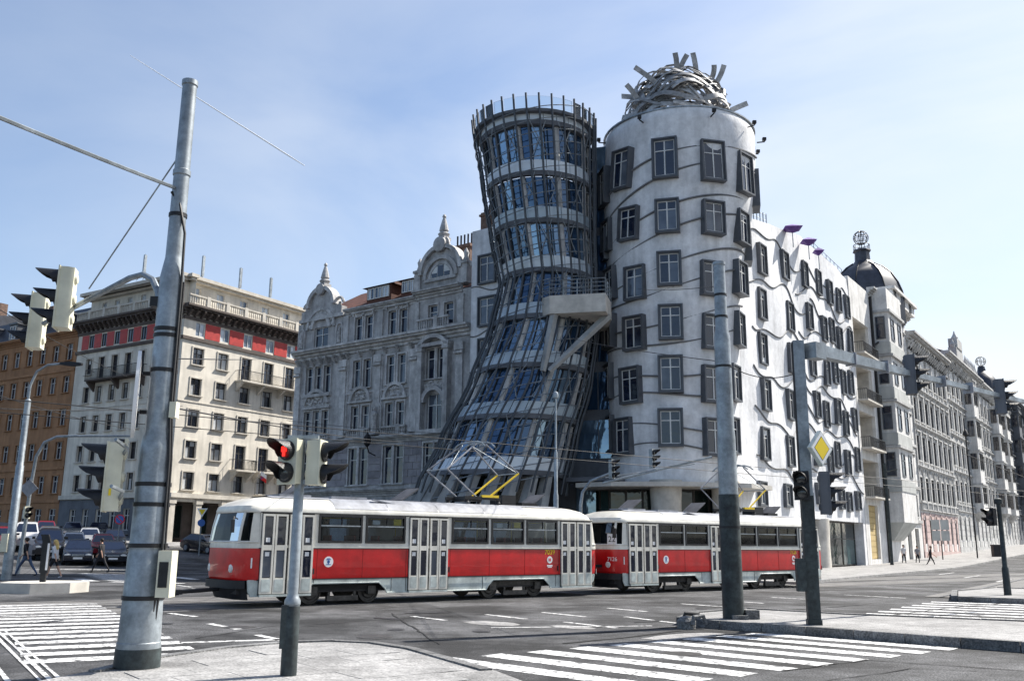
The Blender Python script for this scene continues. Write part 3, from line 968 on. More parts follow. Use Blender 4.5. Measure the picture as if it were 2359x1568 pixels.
MB().arc(2.6, 12.55, 1.35, 1.62, .25, pi-.25, -.25, .03).box(.9, -.25, 12.5, 4.3, .03, 12.7).box(.9, -.3, 13.5, 4.3, .03, 13.75).build('window_arch', 'grey_trim', orn)
relief(2.6, 13.1, 2.4, .8, 26)
relief(9.75, 13.1, .5, .9, 8)
relief(5.6, 16.0, .5, 1.2, 10)
MB().lathe([(.3, -.05), (.3, .05), (.2, .08)], 14, M=T(9.75, -.12, 13.05) @ UPRIGHT).build('medallion', 'grey_trim', orn)
# statue niche and black lamp between the middle windows
st = MB().lathe([(.22, 0), (.26, .5), (.2, 1.0), (.28, 1.45), (.1, 1.7), (.14, 1.85), (.1, 2.0), (.01, 2.08)], 10, (9.75, -.35, 10.1)).box(9.35, -.6, 9.9, 10.15, .03, 10.1).build('statue', 'grey_relief', orn)
MB().arc(9.75, 11.9, .42, .58, 0, pi, -.18, .03).box(9.17, -.18, 10.2, 9.33, .03, 11.9).box(10.17, -.18, 10.2, 10.33, .03, 11.9).build('niche', 'grey_trim', orn)
b = MB().tube([(9.75, -.1, 8.3), (9.75, -.8, 8.5), (9.75, -1.0, 9.0)], .05, 5)
b.lathe([(.08, 0), (.26, .2), (.3, .7), (.12, .95), (.02, 1.2)], 8, (9.75, -1.0, 8.9)).build('wall_lamp', 'dark_iron', orn)
# right bay: two-storey oriel with balcony balustrade
for (xa, xb, za, zb, name) in ((14.3, 17.2, 9.9, 10.0, 'oriel_base'),):
    MB().box(14.2, -.5, 9.6, 17.3, .02, 9.95).build(name, 'grey_trim', orn)
for x in (14.45, 17.05):
    MB().box(x-.22, -.5, 9.95, x+.22, .02, 16.2).box(x-.3, -.6, 15.9, x+.3, .02, 16.25).build('oriel_pier', 'grey_trim', orn)
relief(15.75, 13.3, 2.4, .7, 26)
MB().arc(15.75, 12.0, .88, 1.2, .0, pi, -.4, .03).build('window_arch', 'grey_trim', orn)
MB().arc(15.75, 15.3, 1.55, 1.85, .5, pi-.5, -.62, .03).box(14.1, -.62, 16.2, 17.4, .03, 16.45).build('oriel_cornice', 'grey_trim', orn)
balustrade(orn, I4, 14.1, 17.4, 17.5, .9, 'grey_trim', -.55, .22)
# rusticated ground storey: separate blocks between the windows
gx_ = sorted([(x-.62, x+.62) for x in MIDX+LBX+RBX])
edges = [0.05]
for a, c in gx_:
    if a > edges[-1]+.02:
        edges += [a, c] if len(edges) % 2 else [c]
    else:
        edges[-1] = c
edges.append(WO-.05)
for i in range(0, len(edges)-1, 2):
    xa, xb = edges[i], edges[i+1]
    if xb-xa < .15:
        continue
    n = max(1, int(round((xb-xa)/.95)))
    for r_ in range(6):
        z = 6.05+r_*.53
        o_ = (.5 if r_ % 2 else 0)*(xb-xa)/n if n > 1 else 0
        cuts = sorted(set([xa, xb]+[xa+o_+(xb-xa)*k/n for k in range(n+1) if xa+.1 < xa+o_+(xb-xa)*k/n < xb-.1]))
        for k in range(len(cuts)-1):
            MB().box(cuts[k]+.02, -.075+rnd.uniform(-.012, .012), z, cuts[k+1]-.02, .02, z+.49).build('stone_block', 'rust_stone', orn)
# left gable
def finial(x, y, z, s=1.0):
    MB().box(x-.42*s, y-.42*s, z, x+.42*s, y+.42*s, z+.25*s).lathe([(.34*s, .25*s), (.5*s, .55*s), (.3*s, .72*s), (.4*s, .85*s), (.3*s, 1.3*s), (.16*s, 1.8*s), (.1*s, 1.95*s), (.17*s, 2.05*s), (.12*s, 2.2*s), (.01, 2.3*s)], 10, (x, y, z)).build('finial', 'grey_trim', orn)
def gable(cx, z0, w, h, mid, win_r, wz):
    pts = [(-w, z0), (w, z0), (w, z0+h*.3)]
    for k in range(13):
        a = pi*k/12
        pts.append((mid*cos(a), z0+h*.42+(h*.58)*sin(a)))
    pts.append((-w, z0+h*.3))
    b = MB().prism([(cx+p[0], p[1]) for p in pts], -.5, .12, Matrix.Rotation(pi/2, 4, 'X'))
    b.build('gable', 'grey_stucco', orn)
    MB().arc(cx, z0+h*.42, mid-.12, mid+.2, 0, pi, -.38, .5, 16).build('gable_moulding', 'grey_trim', orn)
    for s in (-1, 1):                                # scrolls
        sp_ = [(cx+s*(mid+.35+.55*cos(t)*(1-t/9)), .1, z0+h*.3+.35+.55*sin(t)*(1-t/9)) for t in [k*.5 for k in range(14)]]
        MB().tube(sp_, .14, 6).build('scroll', 'grey_trim', orn)
gable(2.65, 20.35, 2.5, 2.3, 1.55, 0, 0)
MB().arc(2.65, 19.4, .95, 1.25, 0, pi, -.22, .03, 14).arc(2.65, 19.4, 1.55, 1.8, 0, pi, -.2, .03, 14).build('window_arch', 'grey_trim', orn)
for k in range(9):                                     # radiating voussoirs
    a = pi*(k+.5)/9
    MB().box(-.13, -.14, 1.28, .13, .02, 1.55, T(2.65, 0, 19.4) @ Matrix.Rotation(pi/2-a, 4, 'Y')).build('voussoir', 'grey_trim', orn)
relief(2.65, 21.1, 1.7, .7, 16)
for s in (-1, 1):
    MB().arc(2.65+s*2.35, 19.2, .28, .42, 0, pi, -.16, .03, 8).box(2.65+s*2.35-.42, -.16, 17.8, 2.65+s*2.35-.3, .03, 19.2).box(2.65+s*2.35+.3, -.16, 17.8, 2.65+s*2.35+.42, .03, 19.2).build('niche', 'grey_trim', orn)
    MB().lathe([(.18, 0), (.2, .6), (.14, 1.0), (.09, 1.15), (.11, 1.25), (.01, 1.4)], 8, (2.65+s*2.35, -.12, 17.85)).build('statue', 'grey_relief', orn)
band(orn, I4, 0, 5.5, 20.1, .28, .25, 'grey_trim')
MB().lathe([(.5, -.1), (.5, .12), (.38, .18)], 14, M=T(2.65, -.35, 22.75) @ UPRIGHT).build('medallion', 'grey_trim', orn)
finial(2.65, .1, 23.05, .95)
# right gable with a half-round window
gable(16.1, 20.75, 2.35, 3.1, 2.0, 0, 0)
MB().arc(16.1, 21.6, 1.45, 1.75, 0, pi, -.3, .03, 16).arc(16.1, 21.6, 1.05, 1.25, 0, pi, -.2, .03, 14).box(14.5, -.3, 21.35, 17.7, .03, 21.58).build('window_arch', 'grey_trim', orn)
hw = MB().arc(16.1, 21.6, .01, 1.02, .02, pi-.02, -.17, -.13, 14).build('arched_window', 'window_white', orn)
for (a, c) in ((-.92, -.38), (-.3, .3), (.38, .92)):
    zt = sqrt(1.0-max(abs(a), abs(c))**2)*1.0
    MB().box(16.1+a, -.2, 21.66, 16.1+c, -.172, 21.6+max(.35, zt)).build('pane', 'glass', hw)
finial(16.1, .1, 24.6, .95)
MB().lathe([(.6, -.1), (.6, .12), (.45, .18)], 14, M=T(16.1, -.35, 24.2) @ UPRIGHT).lathe([(.7, -.1), (.75, .1)], 14, M=T(16.1, .0, 24.2) @ UPRIGHT).build('medallion', 'grey_trim', orn)
for x in (13.75, 18.45):
    MB().box(x-.3, -.25, 20.8, x+.3, .35, 22.3).box(x-.4, -.35, 22.3, x+.4, .45, 22.5).lathe([(.3, 22.5), (.16, 22.9), (.22, 23.2), (.02, 23.6)], 8, (x, .05, 0)).build('gable_pier', 'grey_trim', orn)
# tiled roof with two dormers
MB().add([(.2, .4, 20.6), (WO, .4, 20.6), (WO, 5.5, 24.4), (1.5, 5.5, 23.8), (WO, 11.8, 20.6), (.2, 11.8, 20.6)], [(0, 1, 2, 3), (3, 2, 4, 5), (0, 3, 5), (1, 4, 2)]).build('roof', 'roof_tile', orn)
def tiles(x0, x1, y0, z0, y1, z1, nrow):
    L = hypot(y1-y0, z1-z0)
    a = atan2(z1-z0, y1-y0)
    for r_ in range(nrow):
        M = T(0, y0, z0) @ Matrix.Rotation(a, 4, 'X')
        b = MB()
        n = int((x1-x0)/.42)
        for k in range(n):
            x = x0+(x1-x0)*k/n
            h = rnd.uniform(.02, .04)
            b.box(x+.01, L*r_/nrow, .02, x+(x1-x0)/n-.01, L*(r_+1)/nrow+.05, .05+h, M @ T(0, 0, .02*(r_ % 2)))
        o_ = b.build('tile_course', 'roof_tile', orn)
tiles(5.9, 13.4, .45, 20.66, 5.4, 24.0, 12)
for (xa, xb) in ((7.2, 10.0), (11.1, 13.4)):
    d = MB().box(xa, .75, 20.9, xb, 4.5, 22.35).add([(xa-.3, .45, 22.3), (xb+.3, .45, 22.3), (xb+.1, 3.6, 23.55), (xa+.6, 3.6, 23.55), (xa-.3, 4.5, 22.3), (xb+.3, 4.5, 22.3)], [(0, 1, 2, 3), (0, 3, 4), (1, 5, 2), (3, 2, 5, 4)]).build('dormer', 'roof_tile', orn)
    n = 3
    for k in range(n):
        w_ = (xb-xa-.3)/n
        window(orn, T(0, .6, 0), xa+.15+w_*(k+.5), 21.75, w_*.92, .95, 'twin', 'window_white', 'glass_sky', .03, .07)
ch = MB().box(13.0, 4.6, 23.2, 15.0, 5.6, 25.9).box(12.9, 4.5, 25.6, 15.1, 5.7, 25.75).build('chimney', 'brick', orn)
for k in range(5):
    MB().tube([(13.25+k*.38, 5.1, 25.9), (13.25+k*.38, 5.1, 26.9)], .08, 6).build('chimney_pot', 'dark_iron', ch)
MB().tube([(12.3, 4.6, 23.5), (12.3, 4.6, 28.8)], .035, 5).box(11.95, 4.5, 26.0, 12.2, 4.7, 27.0).box(12.4, 4.5, 26.0, 12.65, 4.7, 27.0).build('antenna', 'galvanised', orn)

# ================================================================== RIGHT-HAND ROW ALONG THE EMBANKMENT
def row_house(name, label, t0, t1, H, wm, tm, rows, zoff, depth=12):
    p = P0+eu*t0
    h = thing(name, label, 'building', (p.x, p.y, zoff), atan2(eu.y, eu.x))
    facade(h, I4, t1-t0, -2, H, rows, wm, tm, depth)
    return h
# --- house with the dome and globe
gh = thing('domed_house', 'white house with dark dome and openwork globe beside the white curved building', 'building', (*(P0+eu*27.75), .1), atan2(eu.y, eu.x))
LOG = [(.6, 6.2, z, z+3.4) for z in (6.0, 10.4, 14.8, 19.2)]
facade(gh, I4, 23.1, -2, 26.4, [dict(z=z, h=2.3, w=1.35, xs=[17.2, 20.8], sur='hood', st=.14) for z in (23.3, 18.7, 14.3, 9.9)]
       + [dict(z=5.9, h=2.3, w=1.2, xs=[16.8, 19.0, 21.3], sur='flat')]+[dict(z=1.9, h=3.2, w=1.8, xs=[17.0, 20.6], style='tee', gm='shop_glass', dy=.3)],
       'white_stucco', 'white_trim', 12, extra_holes=LOG+[(1.4, 4.6, .5, 5.3)])
MB().box(1.2, .3, .2, 4.8, .4, 5.4).build('ochre_panel', 'ochre', gh)
for k in range(9):
    MB().box(1.4, .24, .6+k*.52, 4.6, .31, .6+k*.52+.48).build('panel_board', 'ochre', gh)
for (a, c, z, z2) in LOG:                              # loggia back walls, doors, balconies
    MB().box(a, 2.0, z-.2, c, 2.1, z2+.2).box(a-.1, .3, z-.2, a, 2.0, z2+.2).box(c, .3, z-.2, c+.1, 2.0, z2+.2).box(a, .3, z2, c, 2.0, z2+.1).box(a, .3, z-.1, c, 2.0, z).build('loggia', 'pale_concrete', gh)
    window(gh, T(0, 1.8, 0), 2.6, z+1.3, 1.3, 2.4, 'tee', 'window_dark', dy=.1)
    balcony(gh, I4, .5, 5.9, z, .9, .95, 'pale_concrete', br=False)
# projecting bay between loggias and the plain part
MB().box(8.2, -1.5, 3.9, 14.2, .02, 26.9).build('bay', 'white_stucco', gh)
for z in (22.9, 18.4, 13.9, 9.4):
    MB().box(8.15, -1.56, z-2.6, 14.25, -1.45, z-1.5).build('bay_panel', 'grey_bay', gh)
    for (mx_, w_) in ((9.7, 1.0), (12.7, 1.0)):
        window(gh, T(0, -1.62, 0), mx_, z, w_+.4, 2.3, 'tee', 'window_grey', dy=.05, bar=.14)
    ms = T(8.2, 0, 0) @ RZ(-pi/2)
    window(gh, ms @ T(0, -.12, 0), .72, z, .9, 2.3, 'tee', 'window_grey', dy=.03, bar=.1)
    band(gh, I4, 8.0, 14.4, z+1.55, .25, 1.75, 'white_trim')
    MB().box(8.08, -1.5, z-2.65, 8.2, 0, z-1.45).build('bay_panel', 'grey_bay', gh)
MB().loft([[(8.2, 0, 3.9), (14.2, 0, 3.9), (14.2, -1.5, 3.9), (8.2, -1.5, 3.9)], [(9.2, 0, 2.2), (13.2, 0, 2.2), (13.2, -.2, 2.2), (9.2, -.2, 2.2)]], caps=True).build('bay_corbel', 'grey_bay', gh)
MB().tube([(7.4, -.15, -.5), (7.4, -.15, 26)], .14, 7).tube([(7.4, -.15, 21), (7.9, -.5, 21.4)], .1, 6).build('drainpipe', 'dark_iron', gh)
for z in (7.7, 12.3, 16.7, 21.2, 4.1):
    band(gh, I4, 14.3, 23.1, z, .3, .2, 'white_trim')
cornice(gh, I4, 7.0, 23.3, 26.2, 'white_trim', 1.0)
MB().box(12.6, -1.2, 26.9, 23.0, .5, 28.0).box(12.4, -1.5, 27.9, 23.2, .8, 28.2).box(14.6, -.5, 27.0, 22.9, 4, 28.0).build('attic', 'white_stucco', gh)
for x in (13.6, 17.5, 20.6):
    window(gh, T(0, -1.3, 0), x, 27.4, .9, .9, 'tee', 'window_dark', dy=.02)
# dome, lantern, globe
dc = gh.matrix_basis.inverted() @ Vector((39.0, 98.0, 0))
dome = MB().lathe([(4.0, 25.0), (4.0, 27.6), (3.85, 28.6), (3.5, 29.7), (2.9, 30.8), (2.0, 31.7), (1.2, 32.2), (.95, 32.5)], 8, (dc.x, dc.y, 0)).build('dome', 'slate', gh)
MB().lathe([(1.0, 32.4), (.85, 32.6), (.8, 33.6), (1.0, 33.75), (.95, 33.9), (.2, 33.95)], 8, (dc.x, dc.y, 0)).build('lantern', 'slate', dome)
for k in range(8):
    a = 2*pi*(k)/8
    pr = [(4.02, 27.6), (3.9, 28.6), (3.55, 29.7), (2.95, 30.8), (2.05, 31.7), (1.2, 32.25)]
    MB().tube([(dc.x+r_*cos(a), dc.y+r_*sin(a), z) for r_, z in pr], .07, 5).build('dome_rib', 'dark_iron', dome)
b = MB().tube([(dc.x, dc.y, 33.9), (dc.x, dc.y, 36.2)], .05, 5)
for k in range(5):
    a = pi*k/5
    b.tube([(dc.x+.8*cos(t)*cos(a), dc.y+.8*cos(t)*sin(a), 35.35+.8*sin(t)) for t in [2*pi*q/16 for q in range(17)]], .035, 4)
for hh in (-.5, -.1, .1, .5):
    rr = sqrt(.64-hh*hh)
    b.tube([(dc.x+rr*cos(t), dc.y+rr*sin(t), 35.35+hh) for t in [2*pi*q/16 for q in range(17)]], .035, 4)
b.build('globe', 'dark_iron', dome)
b = MB()
for k in range(10):
    a = 2*pi*k/10
    b.tube([(dc.x+.85*cos(a), dc.y+.85*sin(a), 33.9), (dc.x+.85*cos(a), dc.y+.85*sin(a), 34.5)], .03, 4)
b.tube([(dc.x+.85*cos(2*pi*q/12), dc.y+.85*sin(2*pi*q/12), 34.5) for q in range(13)], .04, 4).build('lantern_railing', 'dark_iron', dome)

# --- long ornate houses
def ornate_row(name, label, t0, t1, H, zoff, nb, style, wm='white_stucco', tm='white_trim', base='pink_stone', baseglass='dark_red_glass', bays=()):
    L = t1-t0
    xs = [L*(k+.5)/nb for k in range(nb)]
    sc = H/25.0
    zz = [20.9*sc, 16.5*sc, 12.1*sc, 7.6*sc]
    rws = [dict(z=zz[0], h=2.1, w=1.45, xs=xs, sur='flat', st=.16), dict(z=zz[1], h=2.6, w=1.5, xs=xs, sur='hood', st=.17),
           dict(z=zz[2], h=2.8, w=1.5, xs=xs, sur=style, st=.17), dict(z=zz[3], h=2.6, w=1.5, xs=xs, sur='arch', st=.17)]
    rws.append(dict(z=3.0, h=2.6, w=1.1, xs=xs, style='cross', gm=baseglass, sur=None))
    for r_ in rws:
        r_['dy'] = .05
        r_['style'] = 'tee'
    h = row_house(name, label, t0, t1-.1, H, wm, tm, rws, zoff)
    for z in (18.6*sc, 14.3*sc, 9.7*sc):
        cornice(h, I4, 0, L-.1, z, tm, .55, 'string_course')
    balustrade(h, I4, 0, L-.1, 5.35, .9, tm, -.2, .3)
    cornice(h, I4, -.2, L+.1, H-1.0, tm, 1.5)
    brackets(h, I4, .3, L-.4, H-1.9, .95, tm, .22, 1.0, .9)
    for k in range(nb+1):
        x = min(L-.35, max(.25, L*k/nb))
        MB().box(x-.2, -.16, 6.4, x+.2, .03, H-2.0).box(x-.28, -.22, H-2.4, x+.28, .03, H-2.0).build('pilaster', tm, h)
    # stone base built of blocks
    for k in range(nb+1):
        xa = 0.03 if k == 0 else xs[k-1]+.62
        xb = L-.13 if k == nb else xs[k]-.62
        for r_ in range(6):
            MB().box(xa, -.07+rnd.uniform(-.01, .01), .9+r_*.7, xb, .02, .9+r_*.7+.65).build('stone_block', base, h)
    MB().box(0, -.12, -1.5, L-.13, .02, .85).build('plinth', base, h)
    for x in xs:
        MB().arc(x, 4.3, .55, .8, 0, pi, -.12, .02, 8).build('window_arch', base, h)
    MB().add([(0, -.3, H+.1), (L-.1, -.3, H+.1), (L-.1, 5, H+2.1), (0, 5, H+2.1), (L-.1, 11, H), (0, 11, H)], [(0, 1, 2, 3), (3, 2, 4, 5), (0, 3, 5), (1, 4, 2)]).build('roof', 'roof_tile', h)
    for x in (L*.25, L*.7):
        MB().box(x, 3, H+.8, x+1.2, 4, H+3.2).build('chimney', 'brick', h)
    for bx in bays:
        ba = MB().box(bx-1.9, -1.3, 5.6, bx+1.9, .02, H-3).box(bx-2.1, -1.5, H-3, bx+2.1, .02, H-2.7).build('oriel', wm, h)
        for z in zz[:4]:
            window(h, T(0, -1.42, 0), bx-.85, z, 1.1, 2.3, 'cross', dy=.05)
            window(h, T(0, -1.42, 0), bx+.85, z, 1.1, 2.3, 'cross', dy=.05)
            band(h, I4, bx-2.0, bx+2.0, z+1.4, .25, 1.5, tm)
            ms_ = T(bx-1.9, 0, 0) @ RZ(-pi/2)
            window(h, ms_ @ T(0, -.12, 0), .65, z, .8, 2.2, 'tee', dy=.03)
        balustrade(h, I4, bx-2.0, bx+2.0, H-2.7, .9, tm, -1.3, .3)
        MB().loft([[(bx-1.9, 0, 5.6), (bx+1.9, 0, 5.6), (bx+1.9, -1.3, 5.6), (bx-1.9, -1.3, 5.6)], [(bx-.6, 0, 4.3), (bx+.6, 0, 4.3), (bx+.6, -.2, 4.3), (bx-.6, -.2, 4.3)]], caps=True).build('bay_corbel', tm, h)
    return h
ornate_row('stone_house', 'pale ornate house with pink stone base and dark red arched windows', 51.0, 72.5, 25.2, .35, 7, 'hood')
h2 = ornate_row('oriel_house', 'white ornate house with stone oriel tower and crowned gable, past the pink based house', 72.6, 100, 26.2, .9, 8, 'tri', base='white_trim', baseglass='shop_glass', bays=(15.5,))
MB().box(10, -.3, 26.2, 15, .8, 28.6).box(10.6, -.4, 28.6, 14.4, .8, 30.0).lathe([(.4, 30.0), (.5, 30.4), (.2, 30.9), (.05, 31.4)], 8, (12.5, .2, 0)).lathe([(.3, 28.6), (.4, 29.0), (.05, 29.8)], 8, (10.2, .2, 0)).lathe([(.3, 28.6), (.4, 29.0), (.05, 29.8)], 8, (14.8, .2, 0)).build('crown_gable', 'white_trim', h2)
for k in range(8):
    MB().lathe([(.25, 26.4), (.35, 27.2), (.1, 28), (.02, 28.6)], 6, (17+k*1.25, -.2, 0)).build('finial', 'white_trim', h2)
ornate_row('balcony_house', 'white ornate house with heavy balcony, third past the domed house', 100.1, 132, 25.5, 1.4, 9, 'tri', base='white_trim', baseglass='shop_glass', bays=(12, 22))
dk = ornate_row('dark_house', 'dark grey corner house with dome at the right edge', 132.1, 190, 27.5, 2.2, 15, 'hood', 'dark_stucco', 'dark_stucco', 'dark_stucco', 'shop_glass', bays=(8,))
dl = MB().lathe([(3.0, 27.5), (3.0, 28.5), (2.6, 30), (1.8, 31.3), (.8, 32), (.6, 33)], 10, (1.5, 3.5, 0)).build('dome', 'slate', dk)
b = MB()
for k in range(4):
    a = pi*k/4
    b.tube([(1.5+.9*cos(t)*cos(a), 3.5+.9*cos(t)*sin(a), 34+.9*sin(t)) for t in [2*pi*q/14 for q in range(15)]], .05, 4)
b.tube([(1.5+.9*cos(2*pi*q/14), 3.5+.9*sin(2*pi*q/14), 34) for q in range(15)], .05, 4).build('globe', 'dark_iron', dl)

# ================================================================== WHITE CURVED BUILDING (stone tower + wing)
def lerp_tab(tab, z):
    if z <= tab[0][0]:
        return tab[0][1:]
    for a, b in zip(tab, tab[1:]):
        if z <= b[0]:
            f = (z-a[0])/(b[0]-a[0])
            f2 = f*f*(3-2*f)*.5+f*.5
            return tuple(p+(q-p)*f2 for p, q in zip(a[1:], b[1:]))
    return tab[-1][1:]
FY = 60.3
FRED = [(5.4, 3.9, 10.5), (6.2, 4.02, 10.52), (10, 4.15, 10.58), (15, 4.38, 10.75), (20, 4.72, 11.05), (25, 5.1, 11.4), (28.2, 5.26, 11.6), (29.35, 5.28, 11.62), (29.6, 5.15, 11.62)]
def fred(th, z, dr=0.0):
    r, cx = lerp_tab(FRED, z)
    r += .07*sin(2.2*th+.55*z)*min(1, max(0, (z-6)/4)) + dr
    return Vector((cx+r*cos(th), FY+r*sin(th), z))
wb = thing('white_building', 'white curved tower with wavy ribs, protruding windows, metal mesh crown and long wing', 'building', (0, 0, 0))
NS = 96
zs = [5.4+k*(29.6-5.4)/60 for k in range(61)]
b = MB().loft([[fred(2*pi*j/NS, z) for j in range(NS)] for z in zs])
b.add([fred(2*pi*j/NS, 29.6) for j in range(NS)], [tuple(range(NS))])
b.add([fred(2*pi*j/NS, 5.4) for j in range(NS)], [tuple(range(NS))])
b.build('tower_wall', 'white_plaster', wb)
# ---- wing
def wing_roof(t):
    return 24.3+2.1*max(0, min(1, (t-2)/12))**.8 - .25*max(0, t-18)/9
def wing(t, z, out=0.0):
    wv = (.075*sin(.62*t+.5*z)+.05*sin(1.15*t-.75*z))*min(1, max(.0, (z-4)/3))
    p = P0+eu*t+en*(wv+out)
    return Vector((p.x, p.y, z))
WT1 = 27.6
ts = [-4+k*(WT1+4)/90 for k in range(91)]
vs, fs = [], []
NZ = 60
for i, t in enumerate(ts):
    zb = 3.75 if t > 12.5 else 0.0
    zt = wing_roof(t)
    for k in range(NZ+1):
        vs.append(wing(t, zb+(zt-zb)*k/NZ))
    for back in (2.5, 14):
        vs.append(wing(t, zt+.25, -back) if back < 5 else Vector((*(P0+eu*t-en*back), zt+.2)))
ST = NZ+3
for i in range(len(ts)-1):
    for k in range(ST-1):
        a = i*ST+k
        fs.append((a, a+ST, a+ST+1, a+1))
b = MB().add(vs, fs)
e = P0+eu*WT1
e2 = e-en*14
b.add([wing(WT1, 26*k/20) for k in range(21)]+[(e2.x, e2.y, 26.2), (e2.x, e2.y, 0)], [tuple(range(23))])
s0 = P0+eu*12.5
s1 = P0+eu*WT1
b.add([(s0.x, s0.y, 3.75), (s1.x, s1.y, 3.75), (s1.x-en.x*3.2, s1.y-en.y*3.2, 3.75), (s0.x-en.x*3.2, s0.y-en.y*3.2, 3.75)], [(0, 1, 2, 3)])
b.build('wing_wall', 'white_plaster', wb)
# ---- windows: deep frames that stand proud of the plaster
def box_window(p, nrm, w, h, roll=0.0, lean=0.0, inset=0.0):
    """p on the wall, nrm outward"""
    y = -Vector((nrm.x, nrm.y, 0)).normalized()
    x = Vector((y.y, -y.x, 0))
    M = Matrix((( x.x, y.x, 0, p.x), (x.y, y.y, 0, p.y), (0, 0, 1, p.z), (0, 0, 0, 1))) @ T(0, inset, 0) @ Matrix.Rotation(roll, 4, 'Y') @ Matrix.Rotation(lean, 4, 'X')
    key = ('bw', round(w, 1), round(h, 1))
    w, h = round(w, 1), round(h, 1)
    def mk():
        q = MB().ring(-w/2-.13, -h/2-.13, w/2+.13, h/2+.13, .1, -.26, .9)
        q.ring(-w/2-.04, -h/2-.04, w/2+.04, h/2+.04, .09, -.17, .3)
        return q.mesh('window', 'window_grey')
    f = ob('window', cached(key, mk), wb, M)
    sash = cached(('sash',)+key, lambda: MB().ring(-w/2+.05, -h/2+.05, w/2-.05, h/2-.05, .05, -.10, 0).box(-.04, -.1, -h/2+.1, .04, 0, h/2-.1).box(-w/2+.1, -.095, h*.2-.03, w/2-.1, 0, h*.2+.03).mesh('glazing_bars', 'window_white'))
    ob('glazing_bars', sash, f)
    for (xa, xb) in ((-w/2+.09, -.035), (.035, w/2-.09)):
        for (za, zb) in ((-h/2+.09, h*.2-.025), (h*.2+.025, h/2-.09)):
            pm = cached(('bp', round(xb-xa, 2), round(zb-za, 2)), lambda: MB().box(-(xb-xa)/2, -.06, -(zb-za)/2, (xb-xa)/2, -.045, (zb-za)/2).mesh('pane', 'glass'))
            ob('pane', pm, f, T((xa+xb)/2, 0, (za+zb)/2))
    return f
def hit_tower(px_, py_):
    d = ray(px_, py_)
    o = Vector((0, 0, CAM_H))
    k = 50.0
    for _ in range(260):                               # march to the tower surface
        p = o+d*(k/d.y)
        r, cx = lerp_tab(FRED, p.z)
        q = hypot(p.x-cx, p.y-FY)
        if q < r:
            break
        k += .05
    return atan2(p.y-FY, p.x-cx), p.z
TW = [[(1436, 392, .10), (1532, 366, 0), (1641, 372, -.02), (1712, 402, -.03)], [(1402, 545, .05), (1452, 517, .07), (1538, 500, 0), (1641, 503, 0), (1708, 525, 0)],
      [(1408, 655, 0), (1464, 652, .02), (1542, 620, 0), (1636, 643, 0), (1701, 642, 0)], [(1408, 765, 0), (1464, 768, 0), (1545, 742, 0), (1640, 765, 0), (1697, 760, 0)],
      [(1406, 880, 0), (1457, 888, -.02), (1545, 862, 0), (1640, 885, 0), (1690, 882, 0)], [(1408, 1000, 0), (1440, 1005, 0), (1545, 985, 0), (1642, 1007, 0), (1684, 1003, 0)]]
for ri, row in enumerate(TW):
    for (x, y, rl) in row:
        th, z = hit_tower(x, y)
        p = fred(th, z, .10)
        h = (2.45, 2.05, 2.0, 2.05, 2.1, 2.15)[ri]
        w = 1.4 if ri == 0 else 1.3
        box_window(p, Vector((cos(th), sin(th), 0)), w, h, roll=rl)
for (th, z, h) in [(-2.95, 25.6, 2.4), (-3.05, 21.6, 2.0), (-.22, 25.4, 2.4), (-.2, 21.4, 2.0)]:   # at the silhouette, left and right
    box_window(fred(th, z, .1), Vector((cos(th), sin(th), 0)), 1.3, h)
WW = [[(4.0, 21.8), (9.5, 22.8), (14.1, 23.2), (18.1, 23.5), (21.1, 23.3), (23.5, 23.1), (26.2, 23.1)], [(3.9, 18.5), (9.8, 18.8), (14.6, 19.8), (18.4, 19.5), (21.1, 19.9), (23.5, 19.6), (26.3, 19.9)],
      [(3.6, 15.2), (9.6, 15.5), (15.2, 16.1), (18.5, 15.8), (21.0, 16.3), (23.3, 15.7), (26.2, 16.1)], [(3.3, 11.9), (8.9, 11.9), (15.2, 12.7), (18.1, 12.3), (20.8, 12.8), (23.2, 12.1), (26.2, 12.7)],
      [(3.0, 8.5), (8.0, 8.4), (14.5, 8.9), (17.6, 8.5), (20.5, 9.2), (23.0, 8.7), (26.1, 9.2)], [(2.0, 5.1), (7.0, 5.2), (14.5, 5.7), (17.5, 5.4), (20.4, 5.5), (22.8, 5.4), (25.5, 5.6)]]
nz = Vector((en.x, en.y, 0))
for ri, row in enumerate(WW):
    for (t, z) in row:
        small = t > 12
        box_window(wing(t, z, .08), nz, 1.0 if small else 1.2, (1.4 if ri == 5 else 1.9 if small else 2.0), roll=rnd.uniform(-.015, .015), inset=.1)
# ---- wavy plaster ribs running round tower and wing
def rib(fn, u0, u1, n=40):
    MB().tube([fn(u0+(u1-u0)*k/n) for k in range(n+1)], .06, 5, flat=1.4).build('plaster_rib', 'plaster_rib', wb)
for k in range(7):
    z0 = 7.4+k*3.35
    up = .35+.62*k*.6
    for q, (dz, ph) in enumerate(((0, 0), (1.35, .7))):
        if z0+dz > 27:
            continue
        def fn(u, z0=z0, dz=dz, ph=ph, up=up):
            th = -pi+.15+u*(pi-.5)
            return fred(th, min(28.3, z0+dz+up*(u-.25)*1.5+.45*sin(5.2*u+ph+k)), .01)
        rib(fn, 0, 1)
for k in range(7):
    z0 = 6.9+k*3.35
    for q, (dz, t0, t1) in enumerate(((0, 1.5, 14.5), (1.7, 12.0, 27.4), (.2, 15, 27.4))):
        if z0+dz+1.2 > 25.5:
            continue
        def fn(u, z0=z0, dz=dz, t0=t0, t1=t1, q=q, k=k):
            t = t0+u*(t1-t0)
            return wing(t, z0+dz+.55*sin(.52*t+1.3*q+.9*k)+.35*sin(1.1*t+k), .01)
        rib(fn, 0, 1, 60)
